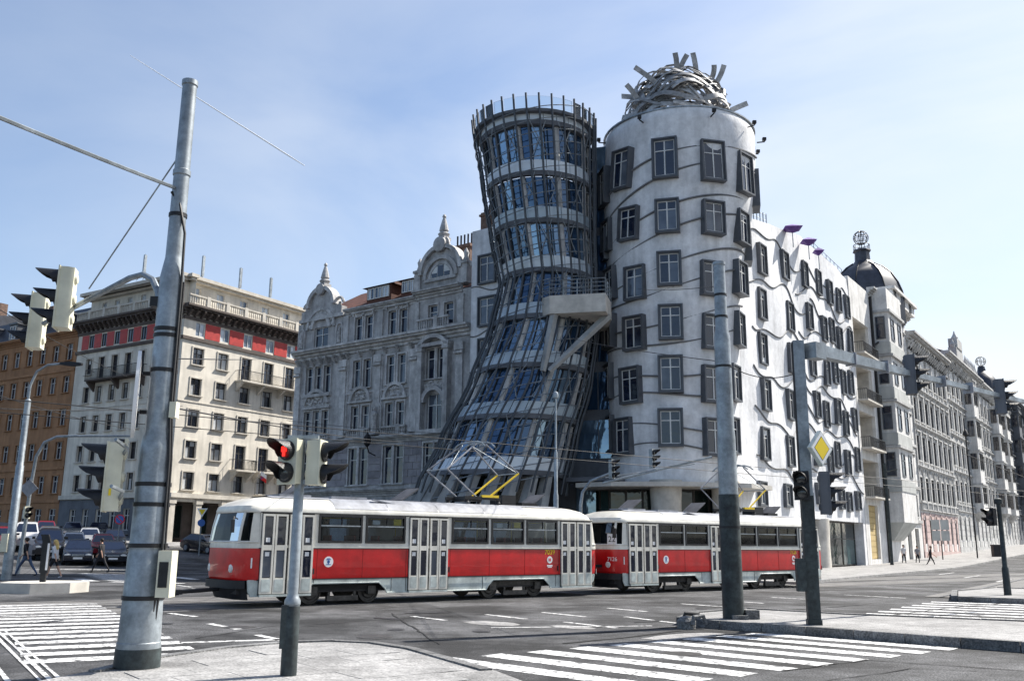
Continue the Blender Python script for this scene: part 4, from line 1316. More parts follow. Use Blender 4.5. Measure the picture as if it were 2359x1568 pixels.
# ---- tower top: rim, drains, steel mesh crown made of bent strips
MB().tube([Vector((11.62+5.2*cos(2*pi*k/48), FY+5.2*sin(2*pi*k/48), 29.62)) for k in range(49)], .09, 6).build('roof_rim', 'galvanised', wb)
for th in (-2.95, -2.2, -1.35, -.75, -.25, .1):
    p = fred(th, 28.9, .05)
    q = fred(th, 28.9, .55)
    MB().tube([p, q, q+Vector((0, 0, .25))], [.05, .05, .12], 6).box(q.x-.12, q.y-.12, q.z+.1, q.x+.12, q.y+.12, q.z+.3).build('floodlight', 'dark_iron', wb)
mc = Vector((11.55, FY-.2, 30.1))
med = MB()
for k in range(12):
    a = 2*pi*k/12
    med.tube([mc+Vector((3.5*cos(a), 3.5*sin(a), -.6)), mc+Vector((3.5*cos(a), 3.5*sin(a), .6))], .06, 5)
for hh, rr in ((-.3, 3.5), (.6, 3.5), (3.2, 2.6)):
    med.tube([mc+Vector((rr*cos(2*pi*q/32), rr*sin(2*pi*q/32), hh)) for q in range(33)], .07, 5)
med = med.build('mesh_crown', 'dark_iron', wb)
def ribbon(pts, w, nrm_c, name='metal_strip'):
    b = MB()
    vs = []
    for i, p in enumerate(pts):
        d = (pts[min(i+1, len(pts)-1)]-pts[max(i-1, 0)]).normalized()
        n = (p-nrm_c).normalized()
        s = d.cross(n)
        s = s.normalized() if s.length > 1e-4 else Vector((0, 0, 1))
        for a, c in ((-1, -.5), (1, -.5), (1, .5), (-1, .5)):
            vs.append(p+s*(a*w/2)+n*(c*.06))
    fs = []
    for i in range(len(pts)-1):
        for j in range(4):
            fs.append((i*4+j, i*4+(j+1) % 4, i*4+4+(j+1) % 4, i*4+4+j))
    fs += [(3, 2, 1, 0), tuple(len(vs)-4+j for j in range(4))]
    b.add(vs, fs).build(name, 'medusa_steel', med)
mrnd = random.Random(11)
for k in range(150):
    a = mrnd.uniform(0, 2*pi)
    incl = mrnd.uniform(.5, 1.35) if k % 3 else mrnd.uniform(-.1, .5)
    u = Vector((cos(a), sin(a), 0))
    v = Vector((-sin(a)*cos(incl), cos(a)*cos(incl), sin(incl)))
    f = mrnd.uniform(.9, 1.08)
    t0 = mrnd.uniform(0, 1.6)
    t1 = t0+mrnd.uniform(.9, 1.7)
    pts = []
    for i in range(10):
        t = t0+(t1-t0)*i/9
        d = u*cos(t)+v*sin(t)
        if d.z < -.15:
            d.z = -.15
        pts.append(mc+Vector((d.x*3.62*f, d.y*3.62*f, d.z*4.3*f))*(1+.05*sin(5*t+k))+Vector((0, 0, .18*sin(6*t+k))))
    ribbon(pts, mrnd.choice((.1, .13, .18, .3, .36)), mc)
for (px0, py0, px1, py1, dy, bend) in [(1545, 205, 1555, 122, -1, .5), (1560, 205, 1583, 126, .4, -.5), (1603, 205, 1596, 122, 0, .25), (1520, 200, 1462, 155, -1.5, .3), (1640, 205, 1668, 150, 0, .2),
                              (1630, 195, 1645, 150, 1, .3), (1475, 245, 1443, 195, -1, .3), (1490, 225, 1432, 222, .5, .1), (1670, 262, 1722, 238, -1, -.35), (1545, 190, 1528, 165, 2, .2), (1660, 250, 1680, 238, 2, .2), (1665, 262, 1712, 290, -.5, .1)]:
    a, c = at(px0, py0, FY+dy-1), at(px1, py1, FY+dy-1.4)
    mid = (a+c)/2+Vector((bend, 0, -abs(bend)*.3))
    pts = [a*(1-t)*(1-t)+mid*2*t*(1-t)+c*t*t for t in [i/7 for i in range(8)]]
    ribbon(pts, .36, Vector((pts[3].x+.3, pts[3].y-6, pts[3].z)))
# ---- roof terrace fins, sun sails on the wing roof, low railing
fence = MB()
for k in range(16):
    p = P0+eu*(2.2+k*.75)-en*2.6
    z = wing_roof(2.2+k*.75)
    fence.box(p.x-.04, p.y-.04, z, p.x+.04, p.y+.04, z+2.4)
for zo in (1.0, 1.8, 2.3):
    fence.tube([(*(P0+eu*(2.2+k*.75)-en*2.6), wing_roof(2.2+k*.75)+zo) for k in range(16)], .03, 4)
fence.build('terrace_screen', 'galvanised', wb)
b = MB()
for k in range(9):
    t = 17.5+k*1.2
    p = P0+eu*t-en*.35
    z = wing_roof(t)
    b.tube([(p.x, p.y, z), (p.x, p.y, z+.85)], .025, 4)
for zo in (.45, .85):
    b.tube([(*(P0+eu*(17.5+k*1.2)-en*.35), wing_roof(17.5+k*1.2)+zo) for k in range(9)], .025, 4)
b.build('roof_railing', 'dark_iron', wb)
for (px_, py_, s, lab) in [(1825, 524, 1.0, 'purple pointed parasol on the white roof, largest and highest of the three'), (1862, 554, .85, 'purple pointed parasol on the white roof, middle one of the three'), (1885, 577, .6, 'small purple parasol on the white roof, nearest the roof railing')]:
    Y = 60+.819*((px_-1740)/13)+2.5
    p = at(px_, py_, Y)
    t_ = thing('roof_parasol', lab, 'parasol', (p.x, p.y, p.z-2.2), .3, 'purple parasols on the white roof')
    MB().tube([(0, 0, .6), (0, 0, 2.4)], .04, 5).build('pole', 'galvanised', t_)
    MB().lathe([(.03, 1.75), (.95*s, 2.12), (.05, 2.45)], 4, M=RZ(.4)).build('canopy', 'purple', t_)
# ---- ground floor under the tower
MB().lathe([(1.05, -.5), (.95, 2.5), (.92, 4), (1.0, 5.6)], 20, (9.45, 56.6, 0)).build('column', 'pale_concrete', wb)
MB().lathe([(.9, -.5), (.8, 2.5), (.9, 5.6)], 16, (13.3, 57.4, 0)).build('column', 'pale_concrete', wb)
MB().prism([(4.0, 57.2), (6.0, 55.5), (10.5, 54.9), (14.6, 56.2), (16.5, 58.5), (15.5, 62), (5, 62)], 5.15, 5.42).build('soffit', 'pale_concrete', wb)
sg = MB()
poly = [(5.2, 60.5), (6.3, 59.2), (8.3, 58.5), (10.5, 58.3), (12.5, 58.7), (14.8, 60.2)]
sf = MB()
for i in range(len(poly)-1):
    a, c = Vector(poly[i]), Vector(poly[i+1])
    for s_ in range(2):
        p, q = a+(c-a)*(s_/2), a+(c-a)*((s_+1)/2)
        d = (q-p).normalized()
        M = Matrix(((d.x, -d.y, 0, p.x), (d.y, d.x, 0, p.y), (0, 0, 1, 0), (0, 0, 0, 1)))
        f = MB().ring(0, -.3, (q-p).length, 5.15, .07, -.06, .06).build('shop_window', 'window_dark', wb, M)
        MB().box(.06, -.01, 0, (q-p).length-.06, .01, 3.3).build('pane', 'shop_glass', f)
        MB().box(.06, -.01, 3.34, (q-p).length-.06, .01, 5.1).build('pane', 'shop_glass', f)
# wing ground floor: curved pier and shop window
p = P0+eu*15.5-en*.9
MB().lathe([(1.25, -.5), (1.2, 1.5), (1.25, 3.8)], 20, (p.x, p.y, 0)).build('column', 'pale_concrete', wb)
Mw = T(*(P0+eu*19.0-en*.8), 0) @ RZ(atan2(eu.y, eu.x))
for (a, c) in ((0, 3.9), (3.95, 7.8)):
    f = MB().ring(a, .15, c, 3.72, .09, -.06, .08).box(a, -.05, 2.3, c, .05, 2.38).build('shop_window', 'window_dark', wb, Mw)
    MB().box(a+.09, -.01, .24, c-.09, .01, 2.3).build('pane', 'shop_glass', f)
    MB().box(a+.09, -.01, 2.38, c-.09, .01, 3.63).build('pane', 'shop_glass', f)
Mw2 = T(*(P0+eu*12.5), 0) @ RZ(atan2(eu.y, eu.x))
MB().box(0, 3.1, -.3, 15, 3.2, 3.75).build('shop_back', 'dark_stucco', wb, Mw2)
MB().box(14.4, .0, -.3, 15.05, .9, 3.745).build('end_pier', 'white_plaster', wb, Mw2)
# ---- rear wing between the grey house and the glass tower
rd = Vector((.8, -.6))
ro = Vector((-18.3, 77.5))+rd*19.25+Vector((-.6, -.8))*.25
Mr = T(ro.x, ro.y, 0) @ RZ(atan2(rd.y, rd.x))
b = MB()
RW = [(1.55, 21.4), (1.6, 18.2), (1.65, 15.1), (1.65, 12.0), (1.65, 8.9)]
wall_holes(b, 0, 6.0, -1, 24.6, [])
b.box(0, .01, -1, 6.0, 9, 24.59)
b.build('rear_wall', 'white_plaster', wb, Mr)
for x, z in RW:
    for dx in (0, 3.4):
        f = box_window(Vector((ro.x+rd.x*(x+dx), ro.y+rd.y*(x+dx), z)), Vector((-.6, -.8, 0)), 1.4, 2.0)
for z in (20.0, 16.7, 13.6):
    MB().tube([Mr @ Vector((5.9*k/20, -.02, z+.25*sin(k*.5+z))) for k in range(21)], .05, 5).build('plaster_rib', 'plaster_rib', wb)
MB().box(.3, .6, 24.55, 3.0, 2.0, 26.2).box(.2, .5, 25.9, 3.1, 2.1, 26.05).build('chimney', 'brick', wb, Mr)
for k in range(5):
    MB().tube([Mr @ Vector((.6+.5*k, 1.3, 26.1)), Mr @ Vector((.6+.5*k, 1.3, 27.0))], .09, 6).build('chimney_pot', 'dark_iron', wb)

# ================================================================== GLASS TOWER
GT = [(0, 4.9, -2.6), (2.5, 4.95, -2.0), (5.27, 4.83, -1.15), (8.03, 4.46, -.2), (12.0, 4.03, 1.24), (15.5, 3.65, 2.08), (18.5, 3.26, 2.37), (21.5, 3.54, 2.03), (25.85, 3.92, 1.7), (30.0, 4.28, 1.39), (31, 4.35, 1.35)]
GY = 59.0
def gt(th, z, f=1.0):
    r, cx = lerp_tab(GT, z)
    return Vector((cx+f*r*cos(th), GY+f*r*sin(th), z))
gtw = thing('glass_tower', 'pinched glass tower wrapped in dark steel ribs flaring out at the foot', 'building', (0, 0, 0))
NR = 32
for k in range(NR):
    th = 2*pi*k/NR+.05
    tw = lambda z: th-.10*max(0, (17-z)/12)
    ztop = 30.3
    zbot = 4.7 if sin(th) < .35 else 9
    pts = [gt(tw(z), z) for z in [zbot+(ztop-zbot)*i/26 for i in range(27)]]
    MB().tube(pts, .068, 6, flat=.62).build('steel_rib', 'steel_rib', gtw)
FLZ = [6.1, 9.5, 12.7, 15.9, 19.0, 22.2, 25.3, 28.7]
for i in range(30):                                    # tilted cable hoops between the ribs
    z0 = 5.6+i*.82
    MB().tube([(lambda p, a: p+Vector((0, 0, .2*(p.x-1.6))))(gt(2*pi*a/48, z0, .985), a) for a in range(49)], .032, 4).build('cable_hoop', 'galvanised', gtw)
NP = 26
FI = .84
for i, z in enumerate(FLZ):
    za, zb_ = z-.05, z+.72
    if i == 7:
        zb_ = z+.5
    b = MB()
    for j in range(NP):
        t0, t1 = 2*pi*(j+.03)/NP, 2*pi*(j+.97)/NP
        vs = [gt(t0, za, FI+.05), gt(t1, za, FI+.05), gt(t1, zb_, FI+.05), gt(t0, zb_, FI+.05)]
        vs += [gt(t0, za, FI), gt(t1, za, FI), gt(t1, zb_, FI), gt(t0, zb_, FI)]
        b.add(vs, [(0, 1, 2, 3), (7, 6, 5, 4), (0, 4, 5, 1), (3, 2, 6, 7), (0, 3, 7, 4), (1, 5, 6, 2)])
    b.build('floor_band', 'glass_band', gtw)
    # dark slab edge under the band
    MB().loft([[gt(2*pi*j/40, za-.3, FI+.0) for j in range(40)], [gt(2*pi*j/40, za-.3, FI+.08) for j in range(40)], [gt(2*pi*j/40, za, FI+.08) for j in range(40)], [gt(2*pi*j/40, za, FI) for j in range(40)]]).build('slab_edge', 'dark_stucco', gtw)
    if i == 7:
        continue
    za, zb_ = zb_, FLZ[i+1]-.38
    for j in range(NP):
        am = 2*pi*(j+.5)/NP
        if sin(am) > .45:
            continue
        t0, t1 = 2*pi*(j+.02)/NP, 2*pi*(j+.98)/NP
        cen = gt(am, (za+zb_)/2, FI)
        vs = [gt(t0, za, FI), gt(t1, za, FI), gt(t1, zb_, FI), gt(t0, zb_, FI)]
        vs2 = [v+(v-Vector((lerp_tab(GT, v.z)[1], GY, v.z))).normalized()*-.03 for v in vs]
        MB().add([v-cen for v in vs+vs2], [(0, 1, 2, 3), (7, 6, 5, 4), (0, 4, 5, 1), (3, 2, 6, 7), (0, 3, 7, 4), (1, 5, 6, 2)]).build('glass_pane', 'glass_tower', gtw, T(*cen))
        t0 = 2*pi*j/NP
        pale = j % 3 == 0
        MB().tube([gt(t0, za, FI+.01), gt(t0, zb_, FI+.01)], .17 if pale else .05, 6).build('column' if pale else 'mullion', 'white_trim' if pale else 'dark_iron', gtw)
for i in range(7):                                      # thin cross braces
    za, zb_ = FLZ[i]+.9, FLZ[i+1]-.2
    for j in range(0, 14):
        a0 = pi+pi*j/13
        if (i+j) % 2 == 0:
            MB().tube([gt(a0, za, .95), gt(a0+.26, zb_, .95)], .03, 4).tube([gt(a0+.26, za, .95), gt(a0, zb_, .95)], .03, 4).build('cross_brace', 'galvanised', gtw)
# glass parapet on the top ring and dark roof
for j in range(NR):
    t0, t1 = 2*pi*(j+.08)/NR+.05, 2*pi*(j+.92)/NR+.05
    z0, z1 = 29.2, 30.15
    MB().add([gt(t0, z0, .97), gt(t1, z0, .97), gt(t1, z1, .97), gt(t0, z1, .97), gt(t0, z0, .965), gt(t1, z0, .965), gt(t1, z1, .965), gt(t0, z1, .965)], [(0, 1, 2, 3), (7, 6, 5, 4), (0, 4, 5, 1), (3, 2, 6, 7), (0, 3, 7, 4), (1, 5, 6, 2)]).build('parapet_glass', 'rail_glass', gtw)
MB().loft([[gt(2*pi*j/40, 29.1, FI) for j in range(40)], [gt(2*pi*j/40, 29.1, .985) for j in range(40)], [gt(2*pi*j/40, 29.3, .985) for j in range(40)], [gt(2*pi*j/40, 29.3, .2) for j in range(40)]]).build('roof_ring', 'dark_stucco', gtw)
# balcony with slanting struts
by = [(1.9, 55.6), (2.3, 55.0), (5.7, 54.2), (6.3, 56.6), (6.3, 60), (1.5, 60)]
bal = MB().prism(by, 15.6, 16.75).build('balcony', 'pale_concrete', gtw)
b = MB()
rp = [Vector(p) for p in by[:4]]
for i in range(3):
    a, c = rp[i], rp[i+1]
    n = max(1, int((c-a).length/.8))
    for k in range(n+1):
        p = a+(c-a)*k/n
        b.tube([(p.x, p.y+.12, 16.75), (p.x, p.y+.12, 17.75)], .03, 4)
    for zo in (17.0, 17.25, 17.5, 17.75):
        b.tube([(a.x, a.y+.12, zo), (c.x, c.y+.12, zo)], .03, 4)
b.build('railing', 'galvanised', bal)
for (a, c) in (((2.6, 55.2, 15.65), (1.9, 55.0, 12.0)), ((6.0, 55.4, 15.65), (2.3, 55.0, 12.0))):
    a, c = Vector(a), Vector(c)
    MB().tube([a, a+(c-a)*.5, c], [.26, .24, .18], 4, flat=.8).build('strut', 'concrete', gtw)
# leaning concrete legs and the dark lobby behind them
for k in range(9):
    th = pi+.25+k*.29
    pts = [gt(th-.10, 5.9, .86), gt(th-.14, 3.5, .93), gt(th-.17, 0, .98)]
    MB().tube([p+Vector((0, 0, -.3 if i == 2 else 0)) for i, p in enumerate(pts)], [.34, .45, .6], 4, flat=.55).build('leg', 'concrete', gtw)
MB().loft([[gt(2*pi*j/24, z, .7) for j in range(24)] for z in (-.5, 5.9)]).build('lobby_glass', 'shop_glass', gtw)
MB().loft([[gt(2*pi*j/32, 5.7, f) for j in range(32)] for f in (.1, .9)]).build('lobby_ceiling', 'dark_stucco', gtw)
# dark stair tower joining both towers
lk = MB().prism([(4.3, 60.6), (7.2, 59.6), (8.5, 64), (2.5, 66), (1.5, 62.5)], -1, 26.5).build('link_block', 'dark_stucco', gtw)
for i in range(8):
    for (a, c) in (((4.3, 60.6), (5.7, 60.12)), ((5.78, 60.09), (7.2, 59.6))):
        a, c = Vector(a), Vector(c)
        o_ = Vector((-.32, -.95))*.06
        z = FLZ[i]-2.3 if i else 3.2
        MB().prism([tuple(a+o_), tuple(c+o_), tuple(c+o_*.3), tuple(a+o_*.3)], z, z+2.5).build('pane', 'glass_tower', lk)
MB().prism([(3.4, 57.4), (6.4, 55.6), (7.2, 58.4), (4.2, 60.4)], 5.5, 5.75).build('canopy', 'dark_stucco', gtw)

# ================================================================== TRAMS
TW_ = 1.25
def ring_pts(z, w, xf, xb, n=12, xs0=-2.75, xs1=9.7):
    xf = -2.75+(xf+2.75)*.68 if xs0 == -2.75 else xf+.25
    """outline of the car body at height z: straight sides, rounded ends"""
    pts = []
    for i in range(n+1):
        a = pi/2+pi*i/n
        ca, sa = cos(a), sin(a)
        pts.append((xs0-(xs0-xf)*abs(ca)**.62, w*(1 if sa > 0 else -1)*abs(sa)**.5, z))
    for i in range(n+1):
        a = -pi/2+pi*i/n
        ca, sa = cos(a), sin(a)
        pts.append((xs1+(xb-xs1)*abs(ca)**.62, w*(1 if sa > 0 else -1)*abs(sa)**.5, z))
    return pts
WINS = [(-.95, .40), (.58, 1.89), (3.67, 5.06), (5.24, 6.55), (6.72, 8.03)]
DOORS = [(-2.68, -1.15), (2.08, 3.47), (8.22, 9.62)]
ARCHES = [(-1.35, 1.35), (5.05, 7.75)]
def make_tram(label, num, loc, rz, first):
    t = thing('tram', label, 'tram', loc, rz, 'red and cream trams in a row')
    # red band, waist rail
    rings = [ring_pts(z, w, xf, xb) for z, w, xf, xb in ((.72, 1.24, -3.58, 9.97), (.8, 1.25, -3.63, 10.03), (1.3, 1.25, -3.67, 10.07), (1.57, 1.25, -3.65, 10.05))]
    MB().loft(rings).build('red_band', 'tram_red', t)
    rings = [ring_pts(z, w, xf, xb) for z, w, xf, xb in ((1.57, 1.262, -3.66, 10.06), (1.62, 1.268, -3.67, 10.07), (1.74, 1.25, -3.64, 10.04))]
    MB().loft(rings).build('waist_rail', 'tram_cream', t)
    # window belt on both sides
    for s in (-1, 1):
        holes = [(a, c, 1.76, 2.5) for a, c in WINS]
        b = MB()
        wall_holes(b, -2.75, 9.7, 1.735, 2.56, holes, .06)
        M = I4 if s < 0 else Matrix.Diagonal((1, -1, 1, 1))
        b.build('window_belt', 'tram_cream', t, M @ T(0, -1.25, 0))
        for k, (a, c) in enumerate(WINS):
            w, h = c-a, .74
            f = ob('window', cached(('tw', round(w, 2)), lambda: MB().ring(-w/2-.03, -h/2-.03, w/2+.03, h/2+.03, .06, -.035, .05).box(-w/2+.03, -.02, .07, w/2-.03, .03, .105).box(.02, -.015, .1, .05, .03, h/2-.03).mesh('window', 'rubber')), t, M @ T((a+c)/2, -1.25, 2.13))
            ob('pane', cached(('tp', round(w, 2)), lambda: MB().box(-w/2+.02, 0, -h/2+.02, w/2-.02, .008, h/2-.02).mesh('pane', 'tram_glass')), f)
            ob('window_bar', cached(('tbar', round(w, 2)), lambda: MB().box(-w/2+.03, -.03, .065, w/2-.03, -.021, .1).mesh('window_bar', 'galvanised')), f)
            if s < 0 and k in (1, 3):
                MB().box(.28, .012, .13, .55, .02, .31).build('notice', 'sign_yellow', f)
                MB().box(-.45, .012, .13, -.2, .02, .27).build('notice', 'sign_white', f)
    # rounded ends of the belt: glass with cream pillars
    for end in (0, 1):
        n = 12
        lo, mid, hi = [ring_pts(z, w, xf, xb)[end*13:end*13+13] for z, w, xf, xb in ((1.735, 1.25, -3.64, 10.04), (2.15, 1.24, -3.54, 9.93), (2.56, 1.22, -3.38, 9.8))]
        gb, pb = MB(), MB()
        pil = (0, 3, 8, 11) if end == 0 else (0, 1, 2, 9, 10, 11)
        for i in range(n):
            q = pb if i in pil and not (end == 0 and i in (3, 8)) else gb
            for A, B in ((lo, mid), (mid, hi)):
                q.add([A[i], A[i+1], B[i+1], B[i]], [(0, 1, 2, 3)])
        gb.build('windscreen', 'screen_glass', t)
        for i in (3, 9) if end == 0 else ():
            pb.tube([lo[i], mid[i], hi[i]], .045, 5)
        for A in (lo, hi):
            pb.tube(A, .035, 5)
        pb.build('end_pillar', 'tram_cream', t)
    # roof
    lv = [(2.54, 1.262, -3.44, 9.83), (2.6, 1.27, -3.46, 9.84), (2.72, 1.22, -3.4, 9.76), (2.86, 1.08, -3.2, 9.56), (2.96, .86, -2.9, 9.2), (3.02, .5, -2.4, 8.8)]
    rings = [ring_pts(z, w, xf, xb, xs0=max(-2.75, xf+.5)+(.25 if xf+.5 > -2.75 else 0), xs1=min(9.7, xb-.5)) for z, w, xf, xb in lv]
    b = MB().loft(rings)
    b.add(rings[-1], [tuple(range(len(rings[-1])))])
    b.build('roof', 'tram_cream', t)
    mid = MB()
    for i in range(16):                                # grey painted middle of the roof, in sheets
        pass
    secs = [(-2.3+k*(10.9/6), -2.3+(k+1)*(10.9/6)-.015) for k in range(6)]
    prof = [(-1.235, 2.70), (-1.09, 2.862), (-.87, 2.968), (-.5, 3.032), (.5, 3.032), (.87, 2.968), (1.09, 2.862), (1.235, 2.70)]
    for k, (xa, xb) in enumerate(secs):
        pr = prof if 1 <= k <= 4 else prof[2:6]
        MB().loft([[(xa, y, z+.004) for y, z in pr], [(xb, y, z+.004) for y, z in pr]], closed=False).build('roof_sheet', 'tram_roof', t)
    MB().box(-1.9, -.5, 3.03, -.9, .5, 3.1).box(-.3, -.62, 3.02, .9, .55, 3.09).build('roof_box', 'tram_roof', t)
    MB().prism([(.9, 3.04), (2.0, 2.86), (2.0, 2.83), (.9, 3.0)], -1, -.9, Matrix(((1, 0, 0, 0), (0, 0, 1, 0), (0, 1, 0, 0), (0, 0, 0, 1)))).build('roof_step', 'tram_roof', t)
    for x in (-1.6, 2.3, 7.6):
        M = T(x, 0, 3.04) @ Matrix.Rotation(R(-32), 4, 'Y')
        h = MB().box(0, -.38, .0, .75, .38, .04, M).build('roof_hatch', 'hatch_grey', t)
        MB().ring(.05, -.37, .85, .37, .05, -.02, .0).build('hatch_rim', 'rubber', h, M @ Matrix.Rotation(-pi/2, 4, 'X') @ T(0, .0, 0)) if False else None
    # skirts with wheel cut-outs
    for s in (-1, 1):
        bot = [(-3.0, .72), (-2.97, .42), (-2.9, .3)]
        for a, c in ARCHES:
            bot += [(a, .3), (a+.06, .42), (a+.28, .6), (c-.28, .6), (c-.06, .42), (c, .3)]
        bot += [(9.5, .3), (9.75, .5), (9.8, .72)]
        # column strips so the concave outline stays clean
        xs = sorted(set(round(p[0], 3) for p in bot))
        def zb(x):
            for p, q in zip(bot, bot[1:]):
                if p[0] <= x <= q[0] and q[0] > p[0]:
                    return p[1]+(q[1]-p[1])*(x-p[0])/(q[0]-p[0])
            return .5
        b = MB()
        for xa, xb in zip(xs, xs[1:]):
            za, zc = zb(xa+1e-4), zb(xb-1e-4)
            y0, y1 = s*1.235, s*1.2
            b.add([(xa, y0, za), (xb, y0, zc), (xb, y0, .73), (xa, y0, .73), (xa, y1, za), (xb, y1, zc), (xb, y1, .73), (xa, y1, .73)], [(0, 1, 2, 3), (7, 6, 5, 4), (0, 4, 5, 1)])
        b.tube([(p[0], s*1.235, p[1]) for p in bot], .022, 5)
        b.build('skirt', 'tram_skirt', t)
    # doors on the near side: four folding leaves each, and the far side kept plain
    for a, c in DOORS:
        MB().box(a-.02, -1.262, .32, c+.02, -1.2, 2.53).build('door_frame', 'rubber', t)
        w = (c-a)/4
        for k in range(4):
            x = a+w*(k+.5)+(.02 if k > 1 else -.02)
            dl = cached(('leaf', round(w, 2)), lambda: MB().ring(-w/2+.012, .36, w/2-.012, 2.5, .055, -.05, 0).box(-w/2+.06, -.048, .36, w/2-.06, 0, .78).box(-w/2+.06, -.048, 1.52, w/2-.06, 0, 1.66).mesh('door_leaf', 'tram_cream'))
            leaf = ob('door_leaf', dl, t, T(x, -1.262, 0))
            gw = w/2-.075
            ob('pane', cached(('dp1', round(w, 2)), lambda: MB().box(-gw, -.02, 1.68, gw, -.01, 2.42).mesh('pane', 'glass')), leaf)
            ob('pane', cached(('dp2', round(w, 2)), lambda: MB().box(-gw, -.02, .8, gw, -.01, 1.5).mesh('pane', 'glass')), leaf)
            ob('kick_plate', cached(('kp', round(w, 2)), lambda: MB().box(-gw-.01, -.056, .42, gw+.01, -.049, .74).mesh('kick_plate', 'tram_skirt')), leaf)
            if k in (0, 3):
                ob('notice', cached('dn', lambda: MB().box(-.06, -.03, 1.36, .06, -.022, 1.47).mesh('notice', 'sign_white')), leaf)
                ob('notice', cached('dn2', lambda: MB().box(-.06, -.03, 1.74, .06, -.022, 1.86).mesh('notice', 'sign_white')), leaf)
        MB().box(a, -1.33, .28, c, -1.2, .34).build('door_step', 'tram_skirt', t)
    # underframe, bogies, wheels
    MB().box(-3.2, -1.0, .35, 9.4, 1.0, .7).build('underframe', 'rubber', t)
    wm = cached('wheel', lambda: MB().lathe([(.05, -.09), (.2, -.1), (.24, -.06), (.3, -.06), (.31, -.09), (.345, -.09), (.35, .03), (.375, .035), (.375, .06), (.1, .06)], 24).mesh('wheel', 'wheel_steel'))
    hub = cached('hub', lambda: MB().lathe([(.1, -.13), (.12, -.1), (.11, -.02)], 12).mesh('hub', 'rubber'))
    for bx in (0, 6.4):
        for dx in (-.95, .95):
            for s in (-1, 1):
                wv = ob('wheel', wm, t, T(bx+dx, s*.76, .36) @ Matrix.Rotation(pi/2 if s < 0 else -pi/2, 4, 'X') @ Matrix.Rotation(pi, 4, 'X'))
                ob('hub', hub, wv)
        q = MB()
        for s in (-1, 1):
            q.box(bx-1.25, s*.95-.05, .4, bx+1.25, s*.95+.05, .55)
            q.box(bx-.5, s*.98-.06, .1, bx+.5, s*.98+.06, .24).box(bx-.45, s*.96-.03, .24, bx-.38, s*.96+.03, .4).box(bx+.38, s*.96-.03, .24, bx+.45, s*.96+.03, .4)
            for dx in (-.95, .95):
                q.box(bx+dx-.13, s*.97-.09, .27, bx+dx+.13, s*.97+.07, .5)
        q.build('bogie', 'wheel_steel', t)
    # interior: floor, seats, hand rails, driver's desk
    MB().box(-2.75, -1.15, .8, 9.6, 1.15, .88).build('floor', 'rubber', t)
    sm = cached('tseat', lambda: MB().box(-.2, -.22, 1.25, .22, .22, 1.33).box(.18, -.22, 1.3, .24, .22, 1.95).box(-.05, -.05, .88, .05, .05, 1.25).mesh('seat', 'seat_red'))
    for k in range(11):
        x = -.7+k*.8
        if not (1.9 < x < 3.5):
            for y in (-.85, .85):
                ob('seat', sm, t, T(x, y, 0))
    q = MB()
    for x in (-1.0, 2.0, 3.5, 5.15, 6.6, 8.1):
        q.tube([(x, -.55, .9), (x, -.55, 2.5)], .025, 5)
    q.tube([(-1, -.55, 2.45), (8.1, -.55, 2.45)], .02, 5)
    q.build('hand_rail', 'yellow', t)
    MB().box(-3.0, -.7, .9, -2.8, .7, 1.7).box(-2.3, -.9, .9, -2.24, .6, 2.5).build('driver_desk', 'dark_stucco', t)
    # nose: bumper, lamps, coupler, mirror; tail bumper
    rr = [[(p[0]-.05 if p[0] < -3 else p[0], p[1]*1.01, z) for p in ring_pts(z, 1.24, -3.66, 10.0)[1:12]] for z in (.5, .72)]
    MB().loft(rr, closed=False).loft([[(p[0], p[1]*.96, z) for p in ring_pts(z, 1.2, xf, 10)[1:12]] for z, xf in ((.2, -3.3), (.5, -3.55))], closed=False).build('front_bumper', 'rubber', t)
    rr = [[(p[0]+.06, p[1]*1.01, z) for p in ring_pts(z, 1.24, -4.06, 10.05)[14:25]] for z in (.72, .9)]
    MB().loft(rr, closed=False).build('rear_bumper', 'tram_roof', t)
    rr = [[(p[0], p[1], z) for p in ring_pts(z, 1.23, -4.0, 9.98)[14:25]] for z in (.3, .72)]
    MB().loft(rr, closed=False).build('rear_skirt', 'tram_cream', t)
    MB().box(-3.45, -.5, .92, -3.2, .5, 1.02).build('marker_bar', 'dark_iron', t) if not first else None
    for y in (-.78, .78):
        M = T(-3.27, y, 1.03) @ Matrix.Rotation(-pi/2, 4, 'Y')
        MB().lathe([(.12, -.05), (.125, .04), (.1, .07), (.02, .085)], 14, M=M).build('headlight', 'car_lamp', t)
        M = T(9.96, y, 1.1) @ Matrix.Rotation(pi/2, 4, 'Y')
        MB().lathe([(.07, -.05), (.07, .05), (.02, .06)], 12, M=M).build('tail_light', 'sign_red', t)
    MB().tube([(-3.3, 0, .45), (-4.05, 0, .42), (-4.4, -.05, .4)], [.05, .06, .05], 6).box(-4.65, -.14, .34, -4.35, .1, .46).tube([(-4.6, -.1, .4), (-4.75, -.25, .36), (-4.5, -.3, .36)], .03, 5).build('coupler', 'dark_iron', t)
    MB().tube([(9.9, 0, .45), (10.4, 0, .42)], .06, 6).build('coupler', 'dark_iron', t)
    MB().tube([(-3.3, -1.0, 2.35), (-3.55, -1.35, 2.4), (-3.58, -1.42, 2.3)], .018, 5).box(-3.62, -1.5, 1.98, -3.57, -1.34, 2.32).build('mirror', 'rubber', t)
    # dark joint lines: belt strips, drip rail, panel seams, rivets
    for z, w in ((.725, .012), (1.572, .01), (2.548, .014)):
        for s in (-1, 1):
            MB().box(-2.75, s*1.27-.006, z-w, 9.7, s*1.27+.006, z+w).build('trim_strip', 'rubber', t)
